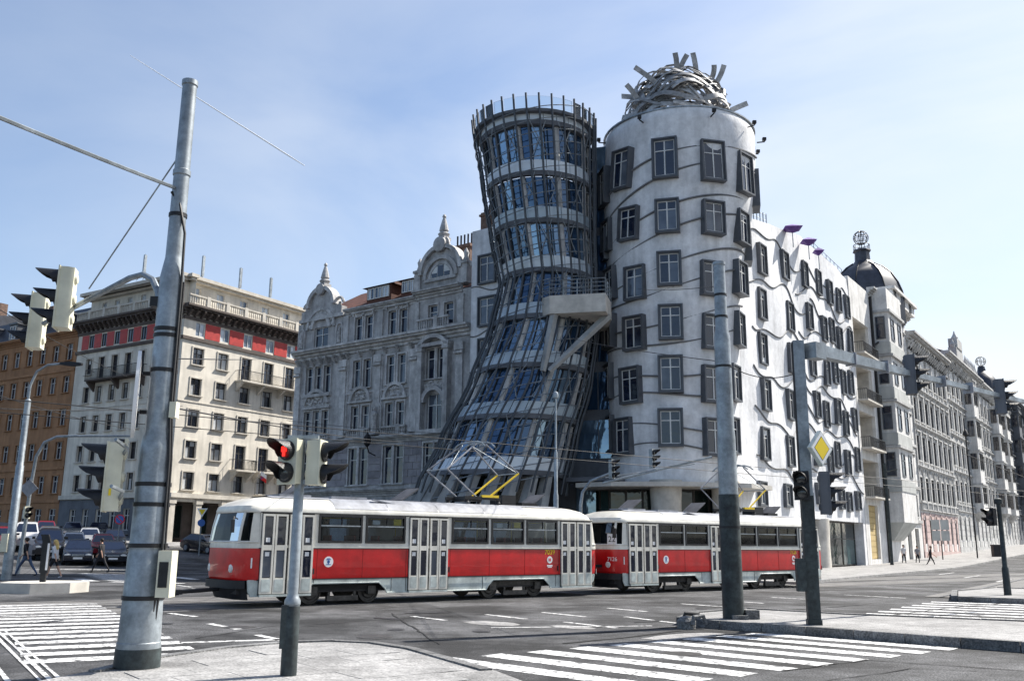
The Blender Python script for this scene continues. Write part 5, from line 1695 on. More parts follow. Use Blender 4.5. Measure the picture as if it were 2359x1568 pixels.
    for x in (-.98, .49, 1.98, 3.6, 5.15, 6.63, 8.12):
        MB().box(x-.006, -1.257, .74, x+.006, -1.24, 1.56).build('panel_seam', 'tram_seam', t)
    for x in (-1.05, 1.5, 2.0, 3.55, 4.9, 8.0):
        MB().box(x-.007, -1.241, .34, x+.007, -1.23, .72).build('panel_seam', 'rubber', t)
    MB().box(-.75, -1.262, .86, -.72, -1.25, 1.5).box(-1.05, -1.266, .9, -1.01, -1.25, 1.06).build('vent', 'rubber', t) if False else None
    for x in (-1.08, 3.56, 8.08):
        MB().box(x-.02, -1.275, .86, x+.02, -1.25, 1.02).build('door_button', 'rubber', t)
    # lettering and emblems
    def flat(name, me, x, z, par=t):
        return ob(name, me, par, T(x, -1.2555, z) @ UPRIGHT)
    flat('fleet_number', text_mesh(num, .23, 'sign_yellow'), 7.72, 1.47)
    disc = cached('disc', lambda: MB().lathe([(.15, 0), (.15, .006)], 24).mesh('emblem', 'sign_white'))
    rng = cached('rng', lambda: MB().lathe([(.158, 0), (.165, .004), (.158, .008)], 24).mesh('emblem_rim', 'rubber'))
    e = flat('emblem', disc, -.62, 1.2)
    e2 = flat('emblem', cached('disc2', lambda: MB().lathe([(.12, 0), (.12, .006)], 20).box(-.12, -.22, 0, .12, -.17, .006).box(-.09, -.26, 0, .09, -.235, .006).mesh('emblem', 'sign_white')), 7.72, 1.22)
    MB().box(-.07, .05, .006, .07, .075, .009).box(-.05, .085, .006, .05, .1, .009).box(-.015, -.06, .006, .015, .03, .009).box(-.08, -.085, .006, .08, -.065, .009).lathe([(.045, .006), (.045, .009)], 10).build('emblem_mark', 'sign_blue', e)
    MB().box(-.05, -.05, .006, -.015, .05, .009).box(.015, -.05, .006, .05, .05, .009).box(-.015, -.012, .006, .015, .012, .009).build('emblem_mark', 'sign_red', e2)
    # "1" on the side of the nose, fleet number on the front
    nose = ring_pts(1.3, 1.25, -3.67, 10.07)
    def nose_at(i, f=0.0):
        p, q = Vector(nose[i]), Vector(nose[i+1])
        return p+(q-p)*f, (q-p).normalized()
    p, d = nose_at(11, .35)
    M = Matrix(((d.x, -d.y, 0, p.x), (d.y, d.x, 0, p.y), (0, 0, 1, 1.16), (0, 0, 0, 1)))
    ob('route_number', text_mesh('1', .4, 'sign_white'), t, M @ T(0, -.012, 0) @ UPRIGHT)
    if not first:
        p, d = nose_at(8, .6)
        M = Matrix(((d.x, -d.y, 0, p.x), (d.y, d.x, 0, p.y), (0, 0, 1, 1.22), (0, 0, 0, 1)))
        ob('fleet_number', text_mesh('7126', .2, 'sign_white'), t, M @ T(0, -.015, 0) @ UPRIGHT)
        lo = ring_pts(1.95, 1.243, -3.59, 10.0)
        p, q = Vector(lo[8]), Vector(lo[9])
        d = (q-p).normalized()
        p = (p+q)/2
        M = Matrix(((d.x, -d.y, 0, p.x), (d.y, d.x, 0, p.y), (0, 0, 1, 1.93), (0, 0, 0, 1)))
        rs = MB().box(-.19, -.05, -.2, .19, -.03, .2).build('route_sign', 'sign_white', t, M)
        ob('route_number', text_mesh('22', .3, 'rubber'), rs, T(0, -.052, 0) @ UPRIGHT)
    # pantograph
    pz = 3.08
    pg = MB()
    for y in (-.55, .55):
        pg.box(4.6, y-.04, pz+.1, 6.1, y+.04, pz+.2)
        for x in (4.7, 6.0):
            pg.lathe([(.09, 0), (.06, .05), (.09, .1)], 8, (x, y, pz))
    pg.box(4.9, -.5, pz+.05, 5.2, .5, pz+.22).box(6.3, -.4, pz-.02, 6.9, .3, pz+.3).box(7.1, -.5, pz-.04, 7.8, .5, pz+.06)
    pg = pg.build('pantograph', 'dark_iron', t)
    T0 = 5.15
    def arm(a, c, m, r=.028):
        MB().tube([a, c], r, 6).build('arm', m, pg)
    for y in (-.55, .55):
        arm((5.1, y, pz+.18), (3.85, y*1.1, pz+1.05), 'tram_roof')
        arm((5.6, y, pz+.18), (6.85, y*1.1, pz+1.05), 'yellow', .036)
        arm((3.85, y*1.1, pz+1.05), (5.15, y*.75, pz+1.98), 'tram_roof')
        arm((6.85, y*1.1, pz+1.05), (5.55, y*.75, pz+1.98), 'tram_roof')
    arm((3.85, -.6, pz+1.05), (3.85, .6, pz+1.05), 'galvanised', .02)
    arm((6.85, -.6, pz+1.05), (6.85, .6, pz+1.05), 'galvanised', .02)
    arm((3.9, -.6, pz+1.05), (5.15, .4, pz+1.98), 'galvanised', .014)
    arm((6.8, -.6, pz+1.05), (5.55, .4, pz+1.98), 'galvanised', .014)
    for x in (5.15, 5.55):
        MB().tube([(x, -.95, pz+1.85), (x, -.75, pz+1.98), (x, -.5, pz+2.05), (x, .5, pz+2.05), (x, .75, pz+1.98), (x, .95, pz+1.85)], .03, 6).build('contact_bar', 'galvanised', pg)
    MB().box(5.3, -.6, pz+.18, 6.0, -.5, pz+.26).build('base_bar', 'yellow', pg)
    return t
TRZ = atan2(td.y, td.x)
make_tram('red and cream tram in front, numbered 7039, nearest the camera', '7039', (tc0.x-td.x*.38, tc0.y-td.y*.38, .018), TRZ, True)
q_ = tc0+td*13.75
make_tram('red and cream tram behind, with a 22 in its windscreen', '7126', (q_.x, q_.y, .018), TRZ, False).scale = (.965, 1, 1)

# ================================================================== CARS waiting on the hill
def car_mesh():
    prof = [(-2.15, .35), (-2.2, .6), (-2.12, .86), (-1.5, .95), (-1.2, .96), (1.0, .94), (1.25, .92), (2.0, .8), (2.16, .62), (2.14, .32), (1.75, .22), (-1.8, .22)]
    rings = []
    for y, s in ((-.86, .95), (-.83, .99), (-.6, 1.0), (.6, 1.0), (.83, .99), (.86, .95)):
        rings.append([(x*s, y*(1.0 if abs(x) < 1.9 else .93), .5+(z-.5)*s) for x, z in prof])
    return MB().loft(rings, caps=True).mesh('body', 'car_black')
def cabin_mesh():
    lo = [(-1.95, -.78), (1.05, -.78), (1.05, .78), (-1.95, .78)]
    hi = [(-1.2, -.58), (.2, -.6), (.2, .6), (-1.2, .58)]
    b = MB()
    b.loft([[(x, y, .93) for x, y in lo], [(x, y, 1.42) for x, y in hi], [(x*.8, y*.8, 1.46) for x, y in hi]])
    b.add([(x*.8, y*.8, 1.46) for x, y in hi], [(0, 1, 2, 3)])
    return b.mesh('cabin', 'car_black')
def car(label, colour, x, y, hx, hy, s=1.0, tall=1.0):
    z = gz(x, y)
    d = Vector((hx, hy)).normalized()
    sl = (gz(x+d.x, y+d.y)-gz(x-d.x, y-d.y))/2
    t = thing('car', label, 'car', (x, y, z), 0, 'cars queuing on the hill')
    t.matrix_basis = T(x, y, z) @ RZ(atan2(d.y, d.x)) @ Matrix.Rotation(-math.atan(sl), 4, 'Y') @ Matrix.Diagonal((s, s, s*tall, 1))
    m = 'car_'+colour
    def recol(me, key):
        def mk():
            n = me.copy()
            n.materials[0] = MATS[m]
            return n
        return cached((key, m), mk)
    ob('body', recol(cached('carb', car_mesh), 'carb'), t)
    cab = ob('cabin', recol(cached('carc', cabin_mesh), 'carc'), t)
    def quadm(key, pts):
        return cached(key, lambda: MB().loft([pts, [(p[0]*1.012, p[1]*1.012, p[2]+.006) for p in pts]], caps=True).mesh(key, 'glass'))
    ob('windscreen', quadm('windscreen', [(.98, -.68, .97), (.98, .68, .97), (.27, .52, 1.38), (.27, -.52, 1.38)]), cab)
    ob('rear_window', quadm('rear_window', [(-1.85, -.66, .99), (-1.85, .66, .99), (-1.28, .5, 1.37), (-1.28, -.5, 1.37)]), cab)
    for s_ in (-1, 1):
        k = 'side_window'
        me = cached((k, s_), lambda: MB().loft([[(-1.5, s_*.75, 1.0), (.8, s_*.75, 1.0), (.16, s_*.62, 1.37), (-1.1, s_*.615, 1.37)], [(-1.5, s_*.775, 1.0), (.8, s_*.775, 1.0), (.16, s_*.635, 1.37), (-1.1, s_*.63, 1.37)]], caps=True).mesh(k, 'glass'))
        ob(k, me, cab)
        ob('headlight', cached(('hl', s_), lambda: MB().lathe([(.02, -.03), (.1, -.02), (.11, .03), (.02, .05)], 10, M=T(2.1, s_*.58, .66) @ Matrix.Rotation(pi/2, 4, 'Y') @ Matrix.Diagonal((.8, 1.7, 1, 1))).mesh('headlight', 'car_lamp')), t)
        ob('mirror', cached(('mi', s_), lambda: MB().box(.55, s_*.8-.02, .98, .72, s_*1.0, 1.1).mesh('mirror', 'rubber')), t)
        ob('tail_light', cached(('tl', s_), lambda: MB().box(-2.2, s_*.62-.14, .66, -2.1, s_*.62+.14, .82).mesh('tail_light', 'sign_red')), t)
        for wx in (-1.32, 1.32):
            wv = ob('wheel', cached('tyre', lambda: MB().lathe([(.2, -.1), (.29, -.11), (.32, -.07), (.32, .07), (.29, .11), (.2, .1)], 18, M=Matrix.Rotation(pi/2, 4, 'X')).mesh('wheel', 'rubber')), t, T(wx, s_*.78, .32))
            ob('rim', cached('rim', lambda: MB().lathe([(.2, -.115), (.19, -.08), (.19, .08), (.2, .115)], 14, M=Matrix.Rotation(pi/2, 4, 'X')).mesh('rim', 'galvanised')), wv)
    ob('grille', cached('grille', lambda: MB().box(2.1, -.34, .6, 2.185, .34, .7).mesh('grille', 'galvanised')), t)
    ob('number_plate', cached('plate', lambda: MB().box(2.08, -.26, .42, 2.19, .26, .53).mesh('number_plate', 'sign_white')), t)
    return t
hd = (.42, -.9)
def cp(px_, Y):
    p = at(px_, 1240, Y)
    return p.x, Y
for lab, col, px_, Y, sc, tl in [('dark navy saloon car facing the crossing with white number plate, first in the queue', 'navy', 183, 59.5, 1.0, 1.0), ('black van-like car with pale headlamp behind the blonde walker', 'black', 116, 62.0, 1.05, 1.25),
                            ('black car at the front of the queue beside the big pole', 'black', 262, 60.5, 1.0, 1.0), ('dark maroon car in the second row behind the walking man in black', 'maroon', 238, 67.0, 1.0, 1.02), ('silver saloon car just behind the navy car', 'silver', 170, 67.0, 1.0, 1.0),
                            ('grey estate car in the second row behind the black van-like car', 'grey', 112, 70, 1.0, 1.1), ('silver grey car third in the middle lane', 'silver', 205, 74, 1.0, 1.0), ('white van-sized car third in the left lane', 'white', 60, 68, 1.05, 1.25),
                            ('maroon car with a pale roof farther up the left lane', 'maroon', 103, 79, 1.0, 1.05), ('black car third in the right lane', 'black', 262, 74.5, 1.0, 1.0), ('grey car fourth in the middle lane', 'grey', 165, 82, 1.0, 1.0),
                            ('dark red car half cut by the left edge', 'maroon', 8, 66, 1.0, 1.1), ('navy car last in the queue up the hill', 'navy', 225, 84, 1.0, 1.0)]:
    x, y = cp(px_, Y)
    car(lab, col, x, y, *hd, sc, tl)
x, y = cp(474, 76)
car('black car turning out beside the cream corner house', 'black', x, y, .8, -.5)

# ================================================================== PEOPLE
def person(label, x, y, face, h=1.75, stride=.35, top='cloth_black', legs='cloth_black', hair='dark_hair', long_hair=False, shorts=False, lean=.03, arms=.25, z=None, skirt_len=0.0):
    """walking figure facing +x locally; one skinned body, clothing and hair as children"""
    t = thing('person', label, 'person', (x, y, gz(x, y) if z is None else z), face)
    k = h/1.75
    V, E, Rr = [], [], []
    def v(p, r, par=None, ry=None):
        V.append(Vector(p)*k)
        Rr.append((r*k, (ry or r)*k))
        if par is not None:
            E.append((par, len(V)-1))
        return len(V)-1
    L = lean
    pel = v((0, 0, .95), .13, None, .16)
    wai = v((L*.5, 0, 1.1), .115, pel, .14)
    che = v((L*1.2, 0, 1.3), .125, wai, .165)
    neckb = v((L*1.6, 0, 1.46), .075, che, .09)
    nek = v((L*1.8+.01, 0, 1.53), .05, neckb)
    hd_ = v((L*2+.025, 0, 1.62), .085, nek, .075)
    v((L*2+.02, 0, 1.70), .07, hd_, .068)
    v((L*2+.11, 0, 1.61), .022, hd_)                       # nose and face front
    v((L*2+.1, 0, 1.565), .03, hd_)
    forearms, thighs = [], []
    for s in (-1, 1):
        sh = v((L*1.4, s*.19, 1.41), .055, che)
        sw = -s*arms
        el = v((L+sw*.55-.02, s*.235, 1.13), .042, sh)
        wr = v((L+sw*1.25+.08, s*.225, .92), .028, el)
        pm = v((L+sw*1.4+.1, s*.22, .85), .026, wr, .034)
        for q in range(4):
            f1 = v((L+sw*1.45+.125-.018*q, s*.222, .79-.004*q), .0095, pm)
            v((L+sw*1.45+.12-.018*q, s*.215, .755+(.01 if q in (0, 3) else 0)), .008, f1)
        th_ = v((L+sw*1.4+.135, s*.2, .835), .011, pm)
        v((L+sw*1.4+.15, s*.195, .8), .009, th_)
        hip = v((0, s*.09, .88), .095, pel)
        st = s*stride
        kn = v((st*.55+.03, s*.095, .5), .06, hip)
        bend = -.06 if st < 0 else 0
        an = v((st*1.05+bend, s*.095, .1 if st > 0 else .13), .038, kn)
        hl = v((st*1.05+bend-.03, s*.095, .045 if st > 0 else .07), .038, an)
        v((st*1.05+bend+.16, s*.1, .035 if st > 0 else .03), .03, hl)
        forearms.append((V[el], V[pm]))
    me = bpy.data.meshes.new('body')
    me.from_pydata(V, E, [])
    o = bpy.data.objects.new('body', me)
    C.objects.link(o)
    sk = o.modifiers.new('skin', 'SKIN')
    sk.use_smooth_shade = True
    for i, sv in enumerate(me.skin_vertices[0].data):
        sv.radius = Rr[i]
        sv.use_root = (i == pel)
    ss = o.modifiers.new('sub', 'SUBSURF')
    ss.levels = 1
    ss.render_levels = 1
    dg = bpy.context.evaluated_depsgraph_get()
    m2 = bpy.data.meshes.new_from_object(o.evaluated_get(dg))
    bpy.data.objects.remove(o)
    m2.name = 'body'
    m2.materials.clear()
    for mm in ('skin', top, legs, 'cloth_black' if not shorts else 'cloth_white'):
        m2.materials.append(MATS[mm])
    for p in m2.polygons:
        c = p.center/k
        p.use_smooth = True
        i = 1
        fa = False
        for a, b_ in forearms:
            a_, b2 = a/k, b_/k
            d = b2-a_
            tt = max(-.1, min(1.6, (c-a_).dot(d)/d.length_squared))
            if (c-(a_+d*tt)).length < .06 and tt > -.05 and abs(c.y) > .17:
                fa = True
        if c.z > 1.49 or fa:
            i = 0
        elif c.z < .085:
            i = 3
        elif c.z < .55 and shorts:
            i = 0
        elif c.z < .93 and abs(c.y) < .2:
            i = 2
        p.material_index = i
    ob('body', m2, t)
    hx = (L*2+.0)*k
    b = MB().lathe([(.05, -.09), (.088, -.03), (.097, .03), (.075, .085), (.02, .112)], 12, M=T(hx+.004, 0, 1.665*k) @ Matrix.Diagonal((1.08*k, .95*k, k, 1)))
    if long_hair:
        b.tube([(hx-.05, 0, 1.68*k), (hx-.1, 0, 1.52*k), (hx-.13, 0, 1.36*k), (hx-.12, 0, 1.28*k)], [.075, .085, .07, .02], 8)
    b.build('hair', hair, t)
    e = MB()
    for s in (-1, 1):
        e.lathe([(.002, -.009), (.011, 0), (.002, .009)], 6, (hx+.112*k, s*.032*k, 1.635*k))
        e.lathe([(.01, -.03), (.022, 0), (.01, .03)], 6, (hx+.01, s*.082*k, 1.62*k))
    e.box(hx+.108*k, -.022*k, 1.572*k, hx+.122*k, .022*k, 1.58*k)
    e.build('face', 'cloth_black' if False else 'skin', t)
    if skirt_len:
        MB().lathe([(.15, 1.02), (.17, .95), (.2, .95-skirt_len), (.19, .95-skirt_len)], 14, M=Matrix.Diagonal((k, k*.95, k, 1))).build('skirt', legs, t)
    return t
def pperson(label, px_, py_, face, **kw):
    p = gp(px_, py_)
    for _ in range(4):
        p = gp(px_, py_, gz(p.x, p.y))
    return person(label, p.x, p.y, face, **kw)
m1 = pperson('man in dark clothes striding left with a backpack and cap, over the crossing', 58, 1326, R(172), h=1.82, stride=.42, shorts=False, legs='cloth_blue', lean=.06)
bp_ = thing('backpack', 'grey backpack on the back of the man striding left', 'backpack', m1.location, R(172))
MB().loft([[(-.13+dx, y*w, z) for y, dx in ((-.17, 0), (-.12, -.16), (.12, -.16), (.17, 0))] for z, w in ((1.0, .9), (1.1, 1.05), (1.35, 1.05), (1.48, .8))], caps=True).build('bag_body', 'cloth_grey', bp_)
MB().loft([[(-.29+dx, y*w, z) for y, dx in ((-.11, 0), (-.09, -.05), (.09, -.05), (.11, 0))] for z, w in ((1.05, .9), (1.25, 1.0))], caps=True).build('pocket', 'cloth_black', bp_)
for s in (-1, 1):
    MB().tube([(-.1, s*.1, 1.46), (.06, s*.12, 1.5), (.17, s*.12, 1.35), (.1, s*.14, 1.12), (-.1, s*.14, 1.05)], .02, 4, flat=1.8).build('strap', 'cloth_black', bp_)
w2 = pperson('blonde woman in a light top and shorts walking left over the crossing', 122, 1331, R(170), h=1.74, stride=.26, top='cloth_white', legs='cloth_black', hair='blonde', long_hair=True, shorts=True)
pperson('dark clothed walker with bare arms crossing left before the black car', 230, 1318, R(165), h=1.8, stride=.4)
pperson('person in pale top standing on the far pavement beside the round sign', 303, 1235, R(200), h=1.75, stride=.12, top='cloth_white', legs='cloth_white')
pperson('person in grey standing on the far pavement before the dark house wall', 152, 1228, R(250), h=1.75, stride=.1, top='cloth_grey', legs='cloth_grey')
# right-hand pavement
person('man in black walking alone towards the right on the embankment pavement', 37.6, 84.3, R(-30), h=1.8, stride=.3, z=.02)
person('pedestrian in white and black nearest the drainpipe of the domed house', 36.6, 87.6, R(-100), h=1.78, stride=.2, top='cloth_white', z=.13)
person('dark dressed pedestrian right of the one in white, before the domed house', 38.3, 88.6, R(-100), h=1.7, stride=.24, top='cloth_grey', z=.13)

# --- passengers standing inside the trams
def tram_spot(q0, lx, ly):
    return (q0.x+td.x*lx+(-td.y)*ly, q0.y+td.y*lx+td.x*ly)
q1 = tc0-td*.38
for q0, lx, ly, fc, top_, lab in [(q1, -.35, -.35, 0, 'cloth_grey', 'passenger in grey standing in the front tram behind its first side window'), (q1, 1.3, -.2, 90, 'cloth_white', 'passenger in white standing in the front tram by the second side window'),
                             (q1, 4.3, -.4, 200, 'cloth_blue', 'passenger in blue standing in the front tram past its middle doors'), (q1, 5.8, -.15, -40, 'cloth_white', 'passenger in a pale top in the front tram, next to last side window'),
                             (q1, 7.2, -.45, 150, 'cloth_grey', 'passenger in grey at the rearmost side window of the front tram'), (q_, -.3, -.4, 30, 'cloth_white', 'passenger in white behind the first side window of the second tram'),
                             (q_, 4.5, -.3, 180, 'cloth_blue', 'passenger in blue in the second tram right of the thick pole'), (q_, 7.3, -.4, 100, 'cloth_white', 'passenger in white near the tail of the second tram')]:
    x, y = tram_spot(q0, lx, ly)
    person(lab, x, y, TRZ+R(fc), h=1.58+.1*((lx*7) % 1), stride=.06, top=top_, arms=.06, z=.905)

# ================================================================== POLES, SIGNALS, SIGNS, WIRES
def pole_mb(prof, n=18):
    return MB().lathe(prof, n)
def clamp(parent, r, z, h=.06, m='dark_iron'):
    MB().lathe([(r, z), (r+.012, z), (r+.012, z+h), (r, z+h)], 16).build('clamp', m, parent)
# --- big tram pole, foreground left
BP = gp(315, 1536, .1)
bpole = thing('tram_pole', 'thick stepped steel pole in the left foreground carrying cables and signals', 'pole', (BP.x, BP.y, .1))
bsx, bsz = BP.y/14.1, (at(452, 188, BP.y).z-.1)/9.3
bpole.scale = (bsx, bsx, bsz)
pole_mb([(.315, 0), (.31, .35), (.3, .36), (.27, 1.6), (.262, 1.62), (.262, 1.75), (.268, 1.76), (.262, 1.78), (.238, 3.15), (.234, 3.2), (.2, 3.42), (.196, 3.45), (.187, 5.85), (.184, 5.9), (.136, 6.2), (.134, 6.25), (.125, 7.6), (.14, 7.62), (.14, 7.7), (.122, 7.72), (.115, 9.2), (.13, 9.22), (.13, 9.3), (.02, 9.34)], 28).build('shaft', 'galvanised', bpole)
pole_mb([(.325, -.02), (.322, .24), (.316, .27)], 28).build('base_collar', 'pole_green', bpole)
for z, r in ((.95, .29), (1.7, .272), (2.3, .256), (2.6, .25), (4.35, .196), (4.9, .193), (5.0, .193), (6.9, .132)):
    clamp(bpole, r, z)
MB().tube([(.2, -.16, .5), (.27, -.14, 1.5), (.25, -.12, 3.0), (.2, -.1, 3.6), (.19, -.1, 5.8), (.17, -.09, 6.6), (.05, -.1, 7.1), (-.1, -.1, 7.3)], .022, 6).tube([(.24, -.12, .5), (.3, -.1, 1.5), (.27, -.08, 3.0), (.22, -.06, 3.6), (.215, -.06, 5.8)], .018, 6).build('cable', 'rubber', bpole)
bx = MB().box(.3, -.35, 1.0, .5, -.1, 1.66).build('control_box', 'signal_cream', bpole)
MB().box(.33, -.365, 1.14, .46, -.35, 1.5).build('label_plate', 'signal_black', bx)
MB().box(.24, -.28, 3.62, .34, -.12, 3.86).build('control_box', 'signal_cream', bpole)
MB().lathe([(.42, -.03), (.42, .02)], 20, M=T(-.34, -.12, 4.0) @ RZ(.36) @ Matrix.Rotation(pi/2, 4, 'Y') @ Matrix.Diagonal((1.6, .75, 1, 1))).build('sign_plate', 'sign_white', bpole)
for _z in (4.3, 3.7):
    MB().box(-.3, -.05, _z, -.15, .0, _z+.06).build('bracket', 'dark_iron', bpole)
def signal(label, loc, az, n=3, body='signal_cream', group='traffic signals', s=1.0, lit=None, name='traffic_light', dark_back=False):
    """lenses look along local -y"""
    t = thing(name, label, 'traffic light', loc, az, group)
    t.scale = (s, s, s)
    pitch = .30
    H = pitch*n
    MB().prism([(-.15, -.06), (.15, -.06), (.15, .04), (.11, .13), (-.11, .13), (-.15, .04)], -H/2, H/2).box(-.165, -.075, -H/2-.012, .165, -.055, H/2+.012).build('housing', body, t)
    for k in range(n):
        z = H/2-pitch*(k+.5)
        M = T(0, -.075, z) @ Matrix.Rotation(pi/2, 4, 'X')
        MB().lathe([(.135, 0), (.138, .03), (.12, .035)], 18, M=M).build('lens_ring', 'signal_black', t)
        m = 'lens_dark'
        if lit == k:
            m = 'lens_red'
        le = MB().lathe([(.115, .03), (.1, .045), (.05, .056), (.01, .06)], 18, M=M).build('lens', m, t)
        if lit == k:                                   # red standing figure
            MB().box(-.022, -.155, z-.085, -.003, -.14, z-.01).box(.003, -.155, z-.085, .022, -.14, z-.01).box(-.032, -.155, z-.012, .032, -.14, z+.05).box(-.045, -.153, z-.025, -.035, -.14, z+.045).box(.035, -.153, z-.025, .045, -.14, z+.045).lathe([(.019, -.155+.29), (.019, -.14+.29)], 10, M=T(0, -.29+.29, z+.07) @ UPRIGHT).build('lit_figure', 'red_light', le)
        # hood: open tube, longer above than below
        vs, fs = [], []
        q = 15
        for i in range(q):
            a = -R(38)+(pi+R(76))*i/(q-1)
            ln = .10+.24*max(0, sin(a))**.6 if sin(a) > 0 else .10+.06*sin(a)
            for r_, d_ in ((.132, .0), (.14, ln), (.128, ln), (.12, .0)):
                vs.append((r_*cos(a), -.085-d_, z+r_*sin(a)))
        for i in range(q-1):
            for j in range(4):
                fs.append((i*4+j, i*4+(j+1) % 4, (i+1)*4+(j+1) % 4, (i+1)*4+j))
        MB().add(vs, fs).build('hood', 'signal_black', t)
        # moulded cone behind each lens
        MB().lathe([(.14, -.05), (.13, .05), (.06, .16), (.01, .17)], 14, M=T(0, 0, z) @ Matrix.Rotation(-pi/2, 4, 'X')).build('lamp_cone', body, t)
    return t
def faz(dx, dy):                                       # rotation that turns local -y towards (dx, dy)
    return atan2(dy, dx)+pi/2
# lights around the big pole
sa = at(147, 688, 14.6)
signal('nearest of the two cream signals hanging together on the curved arm', (sa.x, sa.y, sa.z), faz(-1, -.22), s=1.13)
sb = at(84, 740, 15.6)
signal('lower cream signal at the far end of the curved arm', (sb.x, sb.y, sb.z), faz(-1, -.2), s=1.08)
ap = [at(368, 700, BP.y), at(364, 672, BP.y+.05), at(352, 645, BP.y+.15), at(330, 632, BP.y+.3), at(300, 640, BP.y+.5), at(200, 692, 14.5), at(100, 745, 15.4)]
_o = Vector((BP.x, BP.y, .1))
_q = lambda p: Vector(((p.x-_o.x)/bsx, (p.y-_o.y)/bsx, (p.z-_o.z)/bsz))
arm_ = MB().tube([_q(p) for p in ap], [.055, .055, .055, .05, .05, .045, .04], 8).build('signal_arm', 'galvanised', bpole)
_a = _q(ap[0])
MB().box(_a.x-.12, _a.y-.1, _a.z-.06, _a.x+.1, _a.y+.1, _a.z+.1).build('bracket', 'dark_iron', arm_)
sc_ = at(258, 1098, 13.0)
s3 = signal('cream signal strapped to the thick pole at head height', (sc_.x, sc_.y, sc_.z), faz(-1, -.25), s=1.05)
MB().tube([(.05, .12, .3), (.3, .2, .36), (.62, .1, .44)], .025, 5).tube([(.05, .12, -.3), (.3, .2, -.2), (.6, .1, -.15)], .025, 5).build('bracket', 'galvanised', s3)
MB().box(-.03, -.1, -.25, .03, -.07, -.16, T(.13, .1, 0)).build('sticker', 'sign_yellow', s3)

# --- pedestrian signal pole in the middle foreground
PP = gp(664, 1556, .1)
pp = thing('signal_pole', 'slim signal pole in the foreground with a red standing man signal', 'pole', (PP.x, PP.y, .1))
pp.scale = (.92, .92, (at(690, 1006, PP.y).z-.1)/3.15)
pole_mb([(.11, 0), (.105, .9), (.115, .91), (.115, .96), (.09, 1.0), (.075, 1.05), (.072, 2.55), (.06, 2.58), (.06, 3.1), (.01, 3.12)], 16).build('shaft', 'galvanised', pp)
pole_mb([(.115, .0), (.112, .88), (.108, .89)], 16).build('base_sleeve', 'pole_green', pp)
MB().box(-.13, -.1, .35, -.02, .06, .9).build('hatch', 'pole_green', pp)
MB().box(-.2, -.04, 2.5, .25, .04, 2.56).box(-.2, -.04, 3.12, .25, .04, 3.17).build('bracket', 'galvanised', pp)
zt = .1
signal('pedestrian signal with a lit red man on the slim foreground pole', (PP.x-.12, PP.y-.05, at(680, 1064, PP.y).z), faz(-.5, -.86), n=2, s=.98, lit=0, name='pedestrian_light')
signal('pale signal on the slim foreground pole with its hoods pointing right', (PP.x+.24, PP.y-.02, at(700, 1066, PP.y).z), faz(1, -.12), n=2, s=.98, name='pedestrian_light')

# --- right-hand tram pole on the island
RP = gp(1690, 1424, .155)
rz = (at(1660, 602, RP.y).z-.155)/9.28
rr_ = RP.y/24.4
rp_ = thing('tram_pole', 'thick two-tone steel pole on the right-hand traffic island', 'pole', (RP.x, RP.y, .155))
rp_.scale = (rr_, rr_, rz)
pole_mb([(.27, 0), (.262, 3.0), (.255, 3.05)], 24).build('lower_shaft', 'pole_green', rp_)
pole_mb([(.25, 3.0), (.24, 4.5), (.225, 4.7), (.215, 7.1), (.21, 7.2), (.17, 7.4), (.155, 9.15), (.17, 9.17), (.17, 9.25), (.02, 9.28)], 24).build('upper_shaft', 'galvanised', rp_)
for z, r in ((6.35, .222), (8.3, .166), (2.2, .268), (7.7, .172)):
    clamp(rp_, r, z)
MB().box(.28, -.2, 0, .62, .2, .22).box(-.1, -.36, 0, .3, -.2, .1).build('base_stone', 'kerb', rp_)
MB().tube([(-.9, -.1, 0), (-.9, -.1, .1), (-1.25, -.1, .12), (-1.3, -.1, 0)], .05, 6).build('hoop', 'dark_iron', rp_)
bo = thing('kerb_lump', 'low dark hooped block at the tip of the right-hand traffic island', 'block', tuple(gp(1582, 1447)))
MB().lathe([(.2, 0), (.21, .16), (.15, .24), (.02, .27)], 12).tube([(.1, -.22, .1), (.12, -.2, .26), (.35, -.1, .28), (.4, -.1, .1)], .05, 6).build('block_body', 'kerb', bo)

# --- square signal post with the long gantry arm
AP = gp(1877, 1438, .155)
sq = thing('gantry_post', 'square dark post on the island with a long arm reaching right', 'pole', (AP.x, AP.y, .155), -R(8))
sq.scale = (.93, .93, (at(1865, 786, AP.y).z-.155)/6.75)
MB().box(-.15, -.13, 0, .13, .13, 3.0).box(-.17, -.15, 0, .15, .15, .12).build('lower_post', 'pole_green', sq)
MB().box(-.14, -.12, 3.0, .12, .12, 6.75).box(-.155, -.135, 2.96, .135, .135, 3.03).build('upper_post', 'galvanised', sq)
MB().box(-.15, -.121, 3.1, -.141, .121, 6.7).build('cable_duct', 'dark_iron', sq)
MB().box(-.36, -.2, .75, -.15, .05, 1.5).build('control_box', 'pole_green', sq)
GA = at(1872, 806, AP.y)
GB = gp(2305, 912, GA.z)
GN = gp(2130, 857, GA.z)
ga = (GB-GA).xy.normalized()
gl = (GB-GA).length
gl1 = (GN-GA).length
gm = Matrix(((ga.x, -ga.y, 0, GA.x), (ga.y, ga.x, 0, GA.y), (0, 0, 1, GA.z), (0, 0, 0, 1)))
bpy.context.view_layer.update()
def sq4(x, a, b_):
    return [(x, y*a, z*b_) for y, z in ((-1, -1), (1, -1), (1, 1), (-1, 1))]
gr = MB().loft([sq4(.05, .13, .14), sq4(gl1-.4, .08, .085)], caps=True).loft([sq4(gl1-.4, .065, .07), sq4(gl*1.5, .05, .05)], caps=True).build('gantry_arm', 'galvanised', sq, sq.matrix_world.inverted() @ gm)
